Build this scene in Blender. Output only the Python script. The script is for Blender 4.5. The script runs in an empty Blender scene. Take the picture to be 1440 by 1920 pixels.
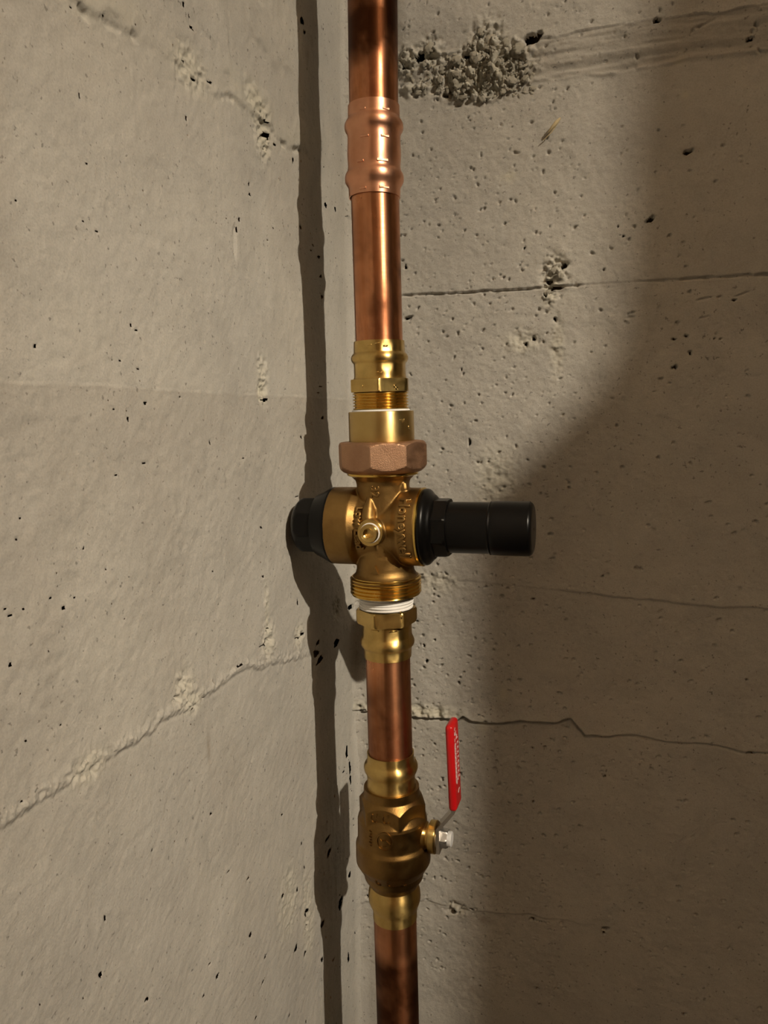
import bpy, math, random
import numpy as np
from mathutils import Matrix, Vector

# ----------------------------------------------------------------- camera, light, exposure
F = 1442.0                       # focal length in pixels of the 1440x1920 frame
PITCH, ROLL, YAW = math.radians(7.55), 0.0108, math.radians(17.2)
DX, DY, DP = 0.0735, 0.1375, 0.56   # pipe to left wall, pipe to right wall, camera to pipe
ZC = 1.0                         # camera height above the floor
LAMP = (1.58, -1.30, ZC + 1.17)
BULB_R = 0.0135
LAMP_STRENGTH = 16000.0       # glow of the bare bulb
ADDED_SPOT_POWER = 81.0              # added spotlight that brightens the valve corner
LAMP_COLOR = (1.0, 0.885, 0.715)

sc = bpy.context.scene
col = sc.collection
Zv = np.array([0, 0, 1.0])
fh = np.array([-math.sin(YAW), math.cos(YAW), 0.0])
rh = np.array([math.cos(YAW), math.sin(YAW), 0.0])
fwd = math.cos(PITCH) * fh - math.sin(PITCH) * Zv
up0 = np.cross(rh, fwd)
CR = rh * math.cos(ROLL) - up0 * math.sin(ROLL)
CU = up0 * math.cos(ROLL) + rh * math.sin(ROLL)
CAM = np.array([DX, -DY, ZC]) - DP * fh

cd = bpy.data.cameras.new('camera')
cam = bpy.data.objects.new('camera', cd)
col.objects.link(cam)
cd.sensor_fit = 'HORIZONTAL'
cd.sensor_width = 36.0
cd.lens = 36.0 * F / 1440.0
cd.clip_start = 0.01
cam.matrix_world = Matrix(((CR[0], CU[0], -fwd[0], CAM[0]), (CR[1], CU[1], -fwd[1], CAM[1]),
                           (CR[2], CU[2], -fwd[2], CAM[2]), (0, 0, 0, 1)))
sc.camera = cam

w = bpy.data.worlds.new('world')
sc.world = w
w.use_nodes = True
w.node_tree.nodes['Background'].inputs[0].default_value = (0.0, 0.0, 0.0, 1)
w.node_tree.nodes['Background'].inputs[1].default_value = 0.0
sc.view_settings.view_transform = 'Standard'
sc.view_settings.look = 'None'
sc.view_settings.exposure = 0.0
sc.view_settings.gamma = 1.0
sc.view_settings.use_curve_mapping = False
sc.cycles.caustics_reflective = False
sc.cycles.caustics_refractive = False
sc.cycles.sample_clamp_indirect = 4.0


# ----------------------------------------------------------------- measuring helpers
def proj(P):
    d = np.asarray(P, float) - CAM
    z = d @ fwd
    return 720 + F * (d @ CR) / z, 960 - F * (d @ CU) / z


def ray(px, py):
    return fwd + CR * (px - 720) / F + CU * (960 - py) / F


def on_plane(px, py, n, k):
    d = ray(px, py)
    n = np.asarray(n, float)
    return CAM + d * ((k - CAM @ n) / (d @ n))


def on_left(px, py):             # point of the left wall: distance from the corner, height
    p = on_plane(px, py, (1, 0, 0), 0)
    return -p[1], p[2]


def on_right(px, py):
    p = on_plane(px, py, (0, 1, 0), 0)
    return p[0], p[2]


def pipe_plane(px, py):
    return on_plane(px, py, fh, CAM @ fh + DP)


class Axis:
    """a straight run of plumbing: heights along it found from where they show"""
    def __init__(self, a, b, yref):
        self.a, self.b = pipe_plane(*a), pipe_plane(*b)
        self.up = (self.a - self.b) / np.linalg.norm(self.a - self.b)
        self.o = self.b
        self.o = self.pt(yref)
        x = np.array([1.0, 0, 0])
        x = x - self.up * (x @ self.up)
        x /= np.linalg.norm(x)
        y = np.cross(self.up, x)
        self.M = Matrix(((x[0], y[0], self.up[0], self.o[0]), (x[1], y[1], self.up[1], self.o[1]),
                         (x[2], y[2], self.up[2], self.o[2]), (0, 0, 0, 1)))
        self.x = x

    def z(self, py):             # distance along the axis from the origin
        d = ray(720, py)
        # solve (o + t*up - CAM) . CU / (.. . fwd) = (960-py)/F
        k = (960 - py) / F
        q = self.o - CAM
        return -(q @ CU - k * (q @ fwd)) / (self.up @ CU - k * (self.up @ fwd))

    def pt(self, py):
        return self.o + self.up * self.z(py)

    def r(self, hw, py):         # radius for a half width in pixels
        return hw * ((self.pt(py) - CAM) @ fwd) / F

    def sx(self, px, py):        # distance along local x from the axis point at py
        q = self.pt(py) - CAM
        k = (px - 720) / F
        return -(q @ CR - k * (q @ fwd)) / (self.x @ CR - k * (self.x @ fwd))


AU = Axis((698.6, 0), (701.7, 300), 250)
AL = Axis((702.7, 350), (745.9, 1900), 987)


# ----------------------------------------------------------------- mesh helpers
def mesh_from(name, verts, faces, smooth_angle=35.0):
    me = bpy.data.meshes.new(name)
    me.from_pydata([tuple(v) for v in verts], [], faces)
    me.update()
    if smooth_angle:
        me.polygons.foreach_set('use_smooth', [True] * len(me.polygons))
        me.set_sharp_from_angle(angle=math.radians(smooth_angle))
    return me


def link(name, me, mat, parent=None, M=None):
    o = bpy.data.objects.new(name, me)
    col.objects.link(o)
    if me is not None and mat is not None:
        me.materials.clear()
        me.materials.append(mat)
    if parent is not None:
        o.parent = parent
    if M is not None:
        o.matrix_local = M
    return o


def empty(name, M, label, cat, group=None):
    o = bpy.data.objects.new(name, None)
    o.empty_display_size = 0.02
    col.objects.link(o)
    o.matrix_world = M
    o['label'] = label
    o['category'] = cat
    if group:
        o['group'] = group
    return o


def tag(o, label, cat, group=None):
    o['label'] = label
    o['category'] = cat
    if group:
        o['group'] = group


def lathe(prof, n=96, rfun=None, closed=True, caps=(False, False)):
    """prof: list of (r, z); closed joins last ring to the first (hollow or solid of revolution)"""
    V, Fc = [], []
    m = len(prof)
    for r, z in prof:
        for j in range(n):
            a = 2 * math.pi * j / n
            rr = rfun(a, z, r) if rfun else r
            V.append((rr * math.cos(a), rr * math.sin(a), z))
    rng = range(m) if closed else range(m - 1)
    for i in rng:
        k = (i + 1) % m
        for j in range(n):
            l = (j + 1) % n
            Fc.append((i * n + j, k * n + j, k * n + l, i * n + l))
    if caps[0]:
        Fc.append(tuple(range(n)))
    if caps[1]:
        Fc.append(tuple(range((m - 1) * n, m * n))[::-1])
    # rings were listed downwards or upwards: orient outwards below
    return V, Fc


def orient(me):
    import bmesh
    bm = bmesh.new()
    bm.from_mesh(me)
    bmesh.ops.recalc_face_normals(bm, faces=bm.faces)
    bm.to_mesh(me)
    bm.free()


def lathe_mesh(name, prof, n=96, rfun=None, closed=True, caps=(False, False), angle=35):
    V, Fc = lathe(prof, n, rfun, closed, caps)
    me = bpy.data.meshes.new(name)
    me.from_pydata(V, [], Fc)
    orient(me)
    me.polygons.foreach_set('use_smooth', [True] * len(me.polygons))
    me.set_sharp_from_angle(angle=math.radians(angle))
    return me


def solid(name, prof, n=96, rfun=None, angle=35):
    return lathe_mesh(name, prof, n, rfun, False, (True, True), angle)


def spline(pts, k=4):
    """Catmull-Rom through profile points, for soft cast or rolled shapes"""
    out = []
    P = [np.array(p, float) for p in pts]
    for i in range(len(P) - 1):
        p0, p1, p2, p3 = P[max(i - 1, 0)], P[i], P[i + 1], P[min(i + 2, len(P) - 1)]
        for t in range(k):
            t /= k
            out.append(tuple(0.5 * (2 * p1 + (p2 - p0) * t + (2 * p0 - 5 * p1 + 4 * p2 - p3) * t * t
                                    + (3 * p1 - p0 - 3 * p2 + p3) * t ** 3)))
    out.append(tuple(P[-1]))
    return out


RX = Matrix(((0, 0, 1, 0), (0, 1, 0, 0), (-1, 0, 0, 0), (0, 0, 0, 1)))     # local z -> +x
RNY = Matrix(((1, 0, 0, 0), (0, 0, -1, 0), (0, 1, 0, 0), (0, 0, 0, 1)))    # local z -> -y


def T(x, y, z):
    return Matrix.Translation((x, y, z))


def poly_r(a, n, apothem, rot):
    s = 2 * math.pi / n
    d = ((a - rot + s / 2) % s) - s / 2       # angle from the nearest vertex
    d = s / 2 - abs(d)                        # angle from the nearest flat centre
    return apothem / math.cos(d)


def soft_poly(a, n, apothem, rot, corner):
    return min(poly_r(a, n, apothem, rot), corner)


def box_mesh(name, x0, x1, y0, y1, z0, z1, bev=0.0, seg=3):
    import bmesh
    bm = bmesh.new()
    vs = [bm.verts.new(p) for p in ((x0, y0, z0), (x1, y0, z0), (x1, y1, z0), (x0, y1, z0),
                                    (x0, y0, z1), (x1, y0, z1), (x1, y1, z1), (x0, y1, z1))]
    for f in ((0, 3, 2, 1), (4, 5, 6, 7), (0, 1, 5, 4), (1, 2, 6, 5), (2, 3, 7, 6), (3, 0, 4, 7)):
        bm.faces.new([vs[i] for i in f])
    if bev:
        bmesh.ops.bevel(bm, geom=bm.edges[:], offset=bev, segments=seg, profile=0.5, affect='EDGES')
    me = bpy.data.meshes.new(name)
    bm.to_mesh(me)
    bm.free()
    me.polygons.foreach_set('use_smooth', [True] * len(me.polygons))
    me.set_sharp_from_angle(angle=math.radians(40))
    return me


def join_meshes(name, items, angle=40):
    """items: (mesh, matrix) -> one mesh"""
    import bmesh
    bm = bmesh.new()
    for me, M in items:
        t = me.copy()
        if M is not None:
            t.transform(M)
        bm.from_mesh(t)
        bpy.data.meshes.remove(t)
    me = bpy.data.meshes.new(name)
    bm.to_mesh(me)
    bm.free()
    if angle:
        me.polygons.foreach_set('use_smooth', [True] * len(me.polygons))
        me.set_sharp_from_angle(angle=math.radians(angle))
    return me


def fuse(name, items, voxel, iters, factor=0.5):
    """one continuous cast body: voxel remesh of overlapping solids, then smoothed fillets"""
    me = join_meshes(name + '_raw', items, None)
    o = bpy.data.objects.new(name + '_raw', me)
    col.objects.link(o)
    m = o.modifiers.new('r', 'REMESH')
    m.mode = 'VOXEL'
    m.voxel_size = voxel
    s = o.modifiers.new('s', 'SMOOTH')
    s.factor = factor
    s.iterations = iters
    dg = bpy.context.evaluated_depsgraph_get()
    out = bpy.data.meshes.new_from_object(o.evaluated_get(dg))
    bpy.data.objects.remove(o)
    out.name = name
    out.polygons.foreach_set('use_smooth', [True] * len(out.polygons))
    return out


def text_mesh(body, size, depth):
    cu = bpy.data.curves.new('txt', 'FONT')
    cu.body = body
    cu.size = size
    cu.extrude = depth / 2
    cu.bevel_depth = depth * 0.3
    cu.bevel_resolution = 1
    cu.offset = 0.00002
    cu.resolution_u = 4
    cu.align_x = 'CENTER'
    o = bpy.data.objects.new('txt', cu)
    col.objects.link(o)
    dg = bpy.context.evaluated_depsgraph_get()
    me = bpy.data.meshes.new_from_object(o.evaluated_get(dg))
    bpy.data.objects.remove(o)
    n = len(me.vertices)
    co = np.empty(n * 3)
    me.vertices.foreach_get('co', co)
    return me, co.reshape(-1, 3)


def set_co(me, co):
    me.vertices.foreach_set('co', co.astype(np.float32).ravel())
    me.update()


# ----------------------------------------------------------------- numpy noise
def vnoise(x, y, seed):
    xi, yi = np.floor(x).astype(np.int64), np.floor(y).astype(np.int64)
    fx, fy = x - xi, y - yi
    fx, fy = fx * fx * fx * (fx * (fx * 6 - 15) + 10), fy * fy * fy * (fy * (fy * 6 - 15) + 10)

    def h(a, b):
        n = (a * 374761393 + b * 668265263 + seed * 974634777) & 0xffffffff
        n = ((n ^ (n >> 13)) * 1274126177) & 0xffffffff
        n = (n ^ (n >> 16)) & 0xffff
        return n / 32767.5 - 1.0
    a, b, c, d = h(xi, yi), h(xi + 1, yi), h(xi, yi + 1), h(xi + 1, yi + 1)
    return (a * (1 - fx) + b * fx) * (1 - fy) + (c * (1 - fx) + d * fx) * fy


def fbm(x, y, f, octv, seed, gain=0.5):
    s, a = 0, 1.0
    for i in range(octv):
        s = s + a * vnoise(x * f + 17.3 * i, y * f - 9.1 * i, seed + i)
        f *= 2.03
        a *= gain
    return s


def sstep(e0, e1, x):
    t = np.clip((x - e0) / (e1 - e0), 0, 1)
    return t * t * (3 - 2 * t)


# ----------------------------------------------------------------- materials
class NT:
    def __init__(self, name):
        self.m = bpy.data.materials.new(name)
        self.m.use_nodes = True
        self.t = self.m.node_tree
        self.b = self.t.nodes['Principled BSDF']

    def n(self, kind, **kw):
        nd = self.t.nodes.new(kind)
        for k, v in kw.items():
            if k.startswith('i_'):
                key = k[2:]
                key = int(key) if key.isdigit() else key.replace('_', ' ')
                nd.inputs[key].default_value = v
            else:
                setattr(nd, k, v)
        return nd

    def l(self, a, b):
        self.t.links.new(a, b)

    def coord(self, scale=(1, 1, 1)):
        c = self.n('ShaderNodeTexCoord')
        mp = self.n('ShaderNodeMapping')
        mp.inputs['Scale'].default_value = scale
        self.l(c.outputs['Object'], mp.inputs['Vector'])
        return mp.outputs['Vector']

    def noise(self, scale, detail=4, rough=0.55, stretch=(1, 1, 1)):
        nd = self.n('ShaderNodeTexNoise')
        nd.inputs['Scale'].default_value = scale
        nd.inputs['Detail'].default_value = detail
        nd.inputs['Roughness'].default_value = rough
        self.l(self.coord(stretch), nd.inputs['Vector'])
        return nd.outputs['Fac']

    def ramp(self, fac, stops):
        r = self.n('ShaderNodeValToRGB')
        while len(r.color_ramp.elements) < len(stops):
            r.color_ramp.elements.new(0.5)
        for e, (p, c) in zip(r.color_ramp.elements, stops):
            e.position = p
            e.color = (c[0], c[1], c[2], 1) if hasattr(c, '__len__') else (c, c, c, 1)
        self.l(fac, r.inputs['Fac'])
        return r.outputs['Color']

    def mix(self, fac, a, b, mode='MIX'):
        m = self.n('ShaderNodeMix', data_type='RGBA', blend_type=mode)
        for s, v in ((m.inputs['Factor'], fac), (m.inputs['A'], a), (m.inputs['B'], b)):
            if hasattr(v, 'default_value'):
                self.l(v, s)
            elif hasattr(v, '__len__'):
                s.default_value = (v[0], v[1], v[2], 1)
            else:
                s.default_value = v
        return m.outputs['Result']

    def math(self, op, a, b=0.0, clamp=False):
        m = self.n('ShaderNodeMath', operation=op, use_clamp=clamp)
        for s, v in ((m.inputs[0], a), (m.inputs[1], b)):
            if hasattr(v, 'default_value'):
                self.l(v, s)
            else:
                s.default_value = v
        return m.outputs[0]

    def attr(self, name):
        a = self.n('ShaderNodeAttribute', attribute_name=name)
        return a.outputs['Fac']

    def bump(self, h, dist, strength=1.0, prev=None):
        b = self.n('ShaderNodeBump')
        b.inputs['Distance'].default_value = dist
        b.inputs['Strength'].default_value = strength
        self.l(h, b.inputs['Height'])
        if prev is not None:
            self.l(prev, b.inputs['Normal'])
        return b.outputs['Normal']

    def out(self, color=None, rough=None, metal=None, normal=None, **kw):
        for key, v in (('Base Color', color), ('Roughness', rough), ('Metallic', metal), ('Normal', normal)):
            if v is None:
                continue
            if hasattr(v, 'default_value'):
                self.l(v, self.b.inputs[key])
            elif hasattr(v, '__len__'):
                self.b.inputs[key].default_value = (v[0], v[1], v[2], 1)
            else:
                self.b.inputs[key].default_value = v
        for k, v in kw.items():
            self.b.inputs[k.replace('_', ' ')].default_value = v
        return self.m


def concrete(name, base, tone_attr=True):
    t = NT(name)
    n1 = t.noise(5.0, 5, 0.6)
    n2 = t.noise(28.0, 6, 0.65)
    n3 = t.noise(900.0, 3, 0.6)
    c = t.mix(t.ramp(n1, [(0.3, 0.0), (0.7, 1.0)]), tuple(x * 0.92 for x in base),
              (base[0] * 1.05, base[1] * 1.04, base[2] * 1.01))
    c = t.mix(0.8, c, t.ramp(n2, [(0.25, 0.83), (0.55, 1.0), (0.8, 1.06)]), 'MULTIPLY')
    c = t.mix(0.55, c, t.ramp(n3, [(0.3, 0.80), (0.6, 1.05)]), 'MULTIPLY')
    c = t.mix(1.0, c, t.ramp(t.noise(330.0, 2, 0.5), [(0.27, 0.55), (0.335, 1.0)]), 'MULTIPLY')
    if tone_attr:
        # own colour of separate pours, crumbled mortar and old stains; also painted shade of the upper lap
        c = t.mix(t.attr('pale'), c, (base[0] * 1.10, base[1] * 1.09, base[2] * 0.98))
        c = t.mix(t.attr('stain_shade'), c, (base[0] * 0.52, base[1] * 0.46, base[2] * 0.40))
    h = t.noise(420.0, 6, 0.68)
    nm = t.bump(h, 0.0007, 0.55)
    h2 = t.noise(90.0, 4, 0.6)
    nm = t.bump(h2, 0.0007, 0.5, nm)
    nm = t.bump(t.noise(190.0, 3, 0.6), 0.0005, 0.5, nm)
    return t.out(c, 0.92, 0.0, nm, Specular_IOR_Level=0.18)


def metal(name, base, dark, rough, grain=0.0, streak=None, mottle=30.0, lo=0.35, hi=0.7, amt=1.0, mscale=(1, 1, 1)):
    t = NT(name)
    n1 = t.noise(mottle, 5, 0.6, mscale)
    c = t.mix(t.math('MULTIPLY', t.ramp(n1, [(lo, 1.0), (hi, 0.0)]), amt), base, dark)
    rg = t.ramp(t.noise(mottle * 2.2, 4, 0.6, mscale), [(0.3, rough * 0.85), (0.7, rough * 1.25)])
    nm = None
    if streak:
        nm = t.bump(t.noise(streak[0], 3, 0.6, streak[1]), streak[2], 1.0)
    if grain:
        nm = t.bump(t.noise(1400.0, 3, 0.6), grain, 1.0, nm)
    return t.out(c, rg, 1.0, nm)


def copper_mat():
    t = NT('copper')
    old = t.attr('tarnish')
    n1 = t.noise(38.0, 6, 0.62, (1.0, 1.0, 0.35))
    n2 = t.noise(130.0, 4, 0.6, (1.0, 1.0, 0.05))
    base = t.mix(t.ramp(n2, [(0.3, 0.0), (0.7, 1.0)]), (0.64, 0.26, 0.115), (0.73, 0.345, 0.18))
    base = t.mix(t.ramp(n1, [(0.50, 0.0), (0.68, 0.85)]), base, (0.36, 0.12, 0.055))
    base = t.mix(old, base, (0.075, 0.026, 0.010))
    rg = t.math('ADD', t.math('MULTIPLY', old, 0.26), t.ramp(n1, [(0.35, 0.25), (0.7, 0.36)]))
    nm = t.bump(t.noise(420.0, 3, 0.6, (1, 1, 0.02)), 0.00008, 1.0)
    # sanding rings round the cleaned pipe ends
    nm = t.bump(t.noise(900.0, 2, 0.6, (0.02, 0.02, 1)), 0.00006, 1.0, nm)
    return t.out(base, rg, 1.0, nm)


def turned(m, amount):
    """fine turning rings round the axis: glints stretch along the pipe"""
    nt = m.node_tree
    b = nt.nodes['Principled BSDF']
    tg = nt.nodes.new('ShaderNodeTangent')
    tg.direction_type = 'RADIAL'
    tg.axis = 'Z'
    nt.links.new(tg.outputs[0], b.inputs['Tangent'])
    b.inputs['Anisotropic'].default_value = amount
    b.inputs['Anisotropic Rotation'].default_value = 0.25
    return m


def plain(name, c, rough, metallic=0.0, bump=None, **kw):
    t = NT(name)
    v = t.noise(60.0, 4, 0.6)
    cc = t.mix(t.ramp(v, [(0.3, 0.0), (0.7, 1.0)]), tuple(x * 0.92 for x in c), tuple(min(1, x * 1.06) for x in c))
    nm = t.bump(t.noise(bump[0], 3, 0.6), bump[1], 1.0) if bump else None
    return t.out(cc, rough, metallic, nm, **kw)


M_LEFT = concrete('left_concrete', (0.472, 0.450, 0.408))
M_RIGHT = concrete('right_concrete', (0.440, 0.418, 0.378))
M_ROOM = concrete('room_concrete', (0.33, 0.235, 0.155), False)
M_FLOOR = concrete('floor_concrete', (0.025, 0.018, 0.012), False)
M_CEIL = concrete('ceiling_concrete', (0.62, 0.49, 0.35), False)
M_MORTAR = concrete('crumbled_mortar', (0.50, 0.465, 0.385), False)
M_COPPER = copper_mat()
M_FITCU = metal('fitting_copper', (0.80, 0.42, 0.26), (0.62, 0.28, 0.16), 0.36, 0.00003, None, 45, 0.3, 0.62, 0.7)
M_BRASS = metal('machined_brass', (0.72, 0.515, 0.185), (0.46, 0.29, 0.09), 0.33, 0.00003, None, 60, 0.3, 0.65, 0.8)
M_THREAD = metal('cut_thread_brass', (0.80, 0.54, 0.14), (0.58, 0.36, 0.07), 0.22, 0.0, None, 60, 0.3, 0.6, 0.6)
M_SATIN = metal('satin_brass', (0.62, 0.45, 0.18), (0.50, 0.34, 0.12), 0.38, 0.00004, None, 40, 0.3, 0.65, 0.7)
M_CAST = metal('cast_brass', (0.32, 0.195, 0.066), (0.22, 0.125, 0.041), 0.42, 0.00010, None, 55, 0.3, 0.65, 0.8)
M_CAST2 = metal('dark_cast_brass', (0.27, 0.16, 0.052), (0.18, 0.098, 0.030), 0.36, 0.00010, None, 55, 0.3, 0.65, 0.8)
M_BRONZE = metal('sand_cast_bronze', (0.47, 0.285, 0.175), (0.36, 0.20, 0.12), 0.50, 0.00022, None, 70, 0.3, 0.65, 0.8)
for m_, k_ in ((M_COPPER, 0.75), (M_FITCU, 0.6), (M_BRASS, 0.85), (M_SATIN, 0.8), (M_THREAD, 0.8)):
    turned(m_, k_)
M_BLACK = plain('black_plastic', (0.0032, 0.0028, 0.0025), 0.32, 0.0, (700.0, 0.00003), Specular_IOR_Level=0.2)
M_TAPE = plain('thread_tape', (0.82, 0.79, 0.74), 0.55, 0.0, (500.0, 0.0002))
M_RED = plain('red_vinyl', (0.50, 0.008, 0.010), 0.30, 0.0, None)
M_PRINT = plain('white_print', (0.70, 0.62, 0.60), 0.5)
M_STEEL = plain('steel', (0.50, 0.47, 0.43), 0.36, 1.0, (900.0, 0.00006))
M_ZINC = plain('zinc_plate', (0.72, 0.70, 0.67), 0.38, 1.0)
M_ZINC2 = plain('zinc_glare', (0.78, 0.77, 0.75), 0.55, 0.35)  # whiter, less metallic zinc: lamp glare on the bolt end put into the colour
M_STRAW = plain('dry_straw', (0.52, 0.42, 0.24), 0.8)
M_WHITE = plain('lamp_porcelain', (0.75, 0.73, 0.70), 0.4)


def bulb_mat():
    t = NT('lit_bulb')
    e = t.b.inputs
    t.b.inputs['Base Color'].default_value = (0.9, 0.9, 0.9, 1)
    t.b.inputs['Emission Color'].default_value = (*LAMP_COLOR, 1)
    t.b.inputs['Emission Strength'].default_value = LAMP_STRENGTH
    return t.m


# ----------------------------------------------------------------- the setting
WALL_H, ROOM = 2.4, 4.2


def axis_grid(fine0, fine1, step, lo, hi):
    a = np.arange(fine0, fine1 + step / 2, step)
    def tail(start, end, s):
        out, p, d = [], start, step
        while (p < end if s > 0 else p > end):
            d *= 1.6
            p += s * min(d, 0.15)
            out.append(p)
        if out:
            out[-1] = end
        return out
    l = tail(fine0, lo, -1)[::-1] if lo < fine0 else []
    h = tail(fine1, hi, 1) if hi > fine1 else []
    return np.concatenate([l, a, h])


def graded(lo_step, hi_step, length, hi):
    """columns getting finer away from the corner, where the wall comes close to the viewer"""
    out, p = [0.0], 0.0
    while p < length:
        p += lo_step + (hi_step - lo_step) * (p / length)
        out.append(p)
    d = hi_step
    while p < hi:
        d *= 1.6
        p += min(d, 0.15)
        out.append(p)
    out[-1] = hi
    return np.array(out)


def wall_mesh(name, us, zs, disp, attrs, to_world, back, holes):
    nu, nz = len(us), len(zs)
    U, Zg = np.meshgrid(us, zs, indexing='ij')
    D = disp.copy()
    D[0, :] *= 1.0
    co = to_world(U, D, Zg)
    # a rim turned back gives the wall its thickness at the outer edges
    rim = np.zeros_like(D, bool)
    rim[-1, :] = rim[:, 0] = rim[:, -1] = True
    Db = np.where(rim, -back, D)
    co = to_world(U, Db, Zg).reshape(-1, 3)
    idx = np.arange(nu * nz).reshape(nu, nz)
    q = np.stack([idx[:-1, :-1], idx[1:, :-1], idx[1:, 1:], idx[:-1, 1:]], -1).reshape(-1, 4)
    q = q[holes.reshape(-1)[q].sum(1) < 3]        # mouths of the deep air holes stay open
    me = bpy.data.meshes.new(name)
    me.vertices.add(len(co))
    me.vertices.foreach_set('co', co.astype(np.float32).ravel())
    me.loops.add(q.size)
    me.loops.foreach_set('vertex_index', q.astype(np.int32).ravel())
    me.polygons.add(len(q))
    me.polygons.foreach_set('loop_start', np.arange(0, q.size, 4, dtype=np.int32))
    me.polygons.foreach_set('use_smooth', np.ones(len(q), dtype=bool))
    me.update(calc_edges=True)
    for k, v in attrs.items():
        a = me.attributes.new(k, 'FLOAT', 'POINT')
        a.data.foreach_set('value', np.clip(v, 0, 1).astype(np.float32).ravel())
    return me


def stamp(D, us, zs, u, z, ru, rz, depth, ang=0.0, seed=0, wob=0.35, power=2.0, H=None):
    """a pit (or a lump when depth is negative) of irregular outline"""
    R = max(ru, rz) * 1.5
    i0, i1 = np.searchsorted(us, [u - R, u + R])
    j0, j1 = np.searchsorted(zs, [z - R, z + R])
    if i1 - i0 < 1 or j1 - j0 < 1:
        return
    U, Zg = np.meshgrid(us[i0:i1] - u, zs[j0:j1] - z, indexing='ij')
    c, s = math.cos(ang), math.sin(ang)
    a, b = (U * c + Zg * s) / ru, (-U * s + Zg * c) / rz
    th = np.arctan2(b, a)
    rad = np.hypot(a, b) * (1 + wob * (np.sin(th * 2 + seed) * 0.5 + np.sin(th * 3 + seed * 1.7) * 0.35
                                       + np.sin(th * 5 + seed * 2.3) * 0.25))
    D[i0:i1, j0:j1] -= depth * np.clip(1 - rad ** power, 0, 1) ** 0.7
    if H is not None:
        H[i0:i1, j0:j1] |= rad < 0.85
        i, j = np.searchsorted(us, u), np.searchsorted(zs, z)
        H[i - 1:i + 1, j - 1:j + 1] = True


rs = np.random.RandomState(5)

# --- left wall -------------------------------------------------------------------------
us = graded(0.0011, 0.00055, 0.48, ROOM)
zs = axis_grid(0.42, 1.40, 0.00085, 0.0, WALL_H)
S, Zg = np.meshgrid(us, zs, indexing='ij')
fine = sstep(0.75, 0.5, S)
dl = 0.0012 * fbm(S, Zg, 7, 3, 11) + 0.00018 * fbm(S, Zg * 0.7, 45, 3, 21) + 0.00018 * fbm(S, Zg, 210, 3, 31)
# lumpy cement skin between the board joint and the diagonal lift line, towards the room
lz0, lz1 = on_left(200, 900)[1], on_left(200, 760)[1]
lump = sstep(0.10, 0.22, S) * sstep(lz0 - 0.20, lz0 - 0.06, Zg) * sstep(lz1 + 0.01, lz1 - 0.03, Zg)
dl += lump * 0.00022 * fbm(S, Zg, 90, 3, 41)
# vertical trowel streaks low down beside the corner
stre = sstep(0.22, 0.05, S) * sstep(0.78, 0.62, Zg)
dl += stre * 0.00022 * fbm(S, Zg * 0.12, 130, 3, 51)
stain_shade = np.zeros_like(dl)
pale = np.zeros_like(dl)


def line_z(pts, where, u):
    q = sorted(where(*p) for p in pts)
    return np.interp(u, [a for a, _ in q], [b for _, b in q])


# board joint: upper pour a little proud of the lower one
zl = line_z([(0, 712), (200, 722), (400, 735), (520, 742), (648, 748)], on_left, S) + 0.0005 * fbm(S, 0 * S, 60, 3, 61)
dj = Zg - zl
dl += (0.00010 * sstep(0.0012, -0.0012, dj) - 0.00014 * np.exp(-((dj - 0.0004) / 0.0010) ** 2) + 0.00018 * np.exp(-((dj + 0.0008) / 0.0009) ** 2)) * (0.5 + 0.9 * np.abs(fbm(S, 0 * S, 40, 3, 65)))
stain_shade += 0.17 * sstep(0.001, -0.001, dj) * sstep(-0.12, -0.004, dj)
# lift line low down: upper layer overhangs with a crumbled lip
zl = line_z([(-150, 1610), (0, 1541), (80, 1493), (160, 1440), (231, 1404), (329, 1338), (391, 1302), (453, 1258), (560, 1232), (655, 1205)], on_left, S)
zl = zl + 0.0016 * fbm(S, 0 * S, 70, 5, 71, 0.7)
dj = Zg - zl
fade = sstep(0.085, 0.145, S)
dl += fade * (0.0012 * sstep(-0.0024, 0.0022, dj) * np.exp(-np.clip(dj, 0, 9) / 0.030)
              + 0.0008 * np.exp(-((dj - 0.003) / 0.003) ** 2) * (0.3 + fbm(S, Zg, 260, 3, 73, 0.7)))
dl -= fade * 0.0003 * np.exp(-((dj + 0.0015) / 0.0012) ** 2)
# lift line high up, rough and broken
zl = line_z([(-100, -190), (100, -20), (230, 62), (330, 110), (385, 165), (440, 185), (530, 268), (640, 330)], on_left, S)
zl = zl + 0.003 * fbm(S, 0 * S, 50, 4, 81)
dj = Zg - zl
br = sstep(0.045, 0.075, S) * (0.35 + 0.65 * sstep(-0.2, 0.4, fbm(S, Zg, 35, 2, 83)))
dl += 0.0014 * sstep(-0.0022, 0.0022, dj) * br
dl -= br * 0.0022 * np.exp(-((dj + 0.0014) / 0.0020) ** 2) * sstep(-0.1, 0.5, fbm(S, Zg, 130, 3, 85))
pale += 0.35 * br * np.exp(-((dj - 0.006) / 0.012) ** 2)


def rough_patch(D, U, Zz, where, px, py, ru, rz, amp, f, seed, P=None, bias=-0.3):
    u, z = where(px, py)
    m = np.exp(-(((U - u) / ru) ** 2 + ((Zz - z) / rz) ** 2) ** 1.5)
    D += amp * m * (fbm(U, Zz, f, 4, seed, 0.62) + bias)
    if P is not None:
        P += 0.5 * m


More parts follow.
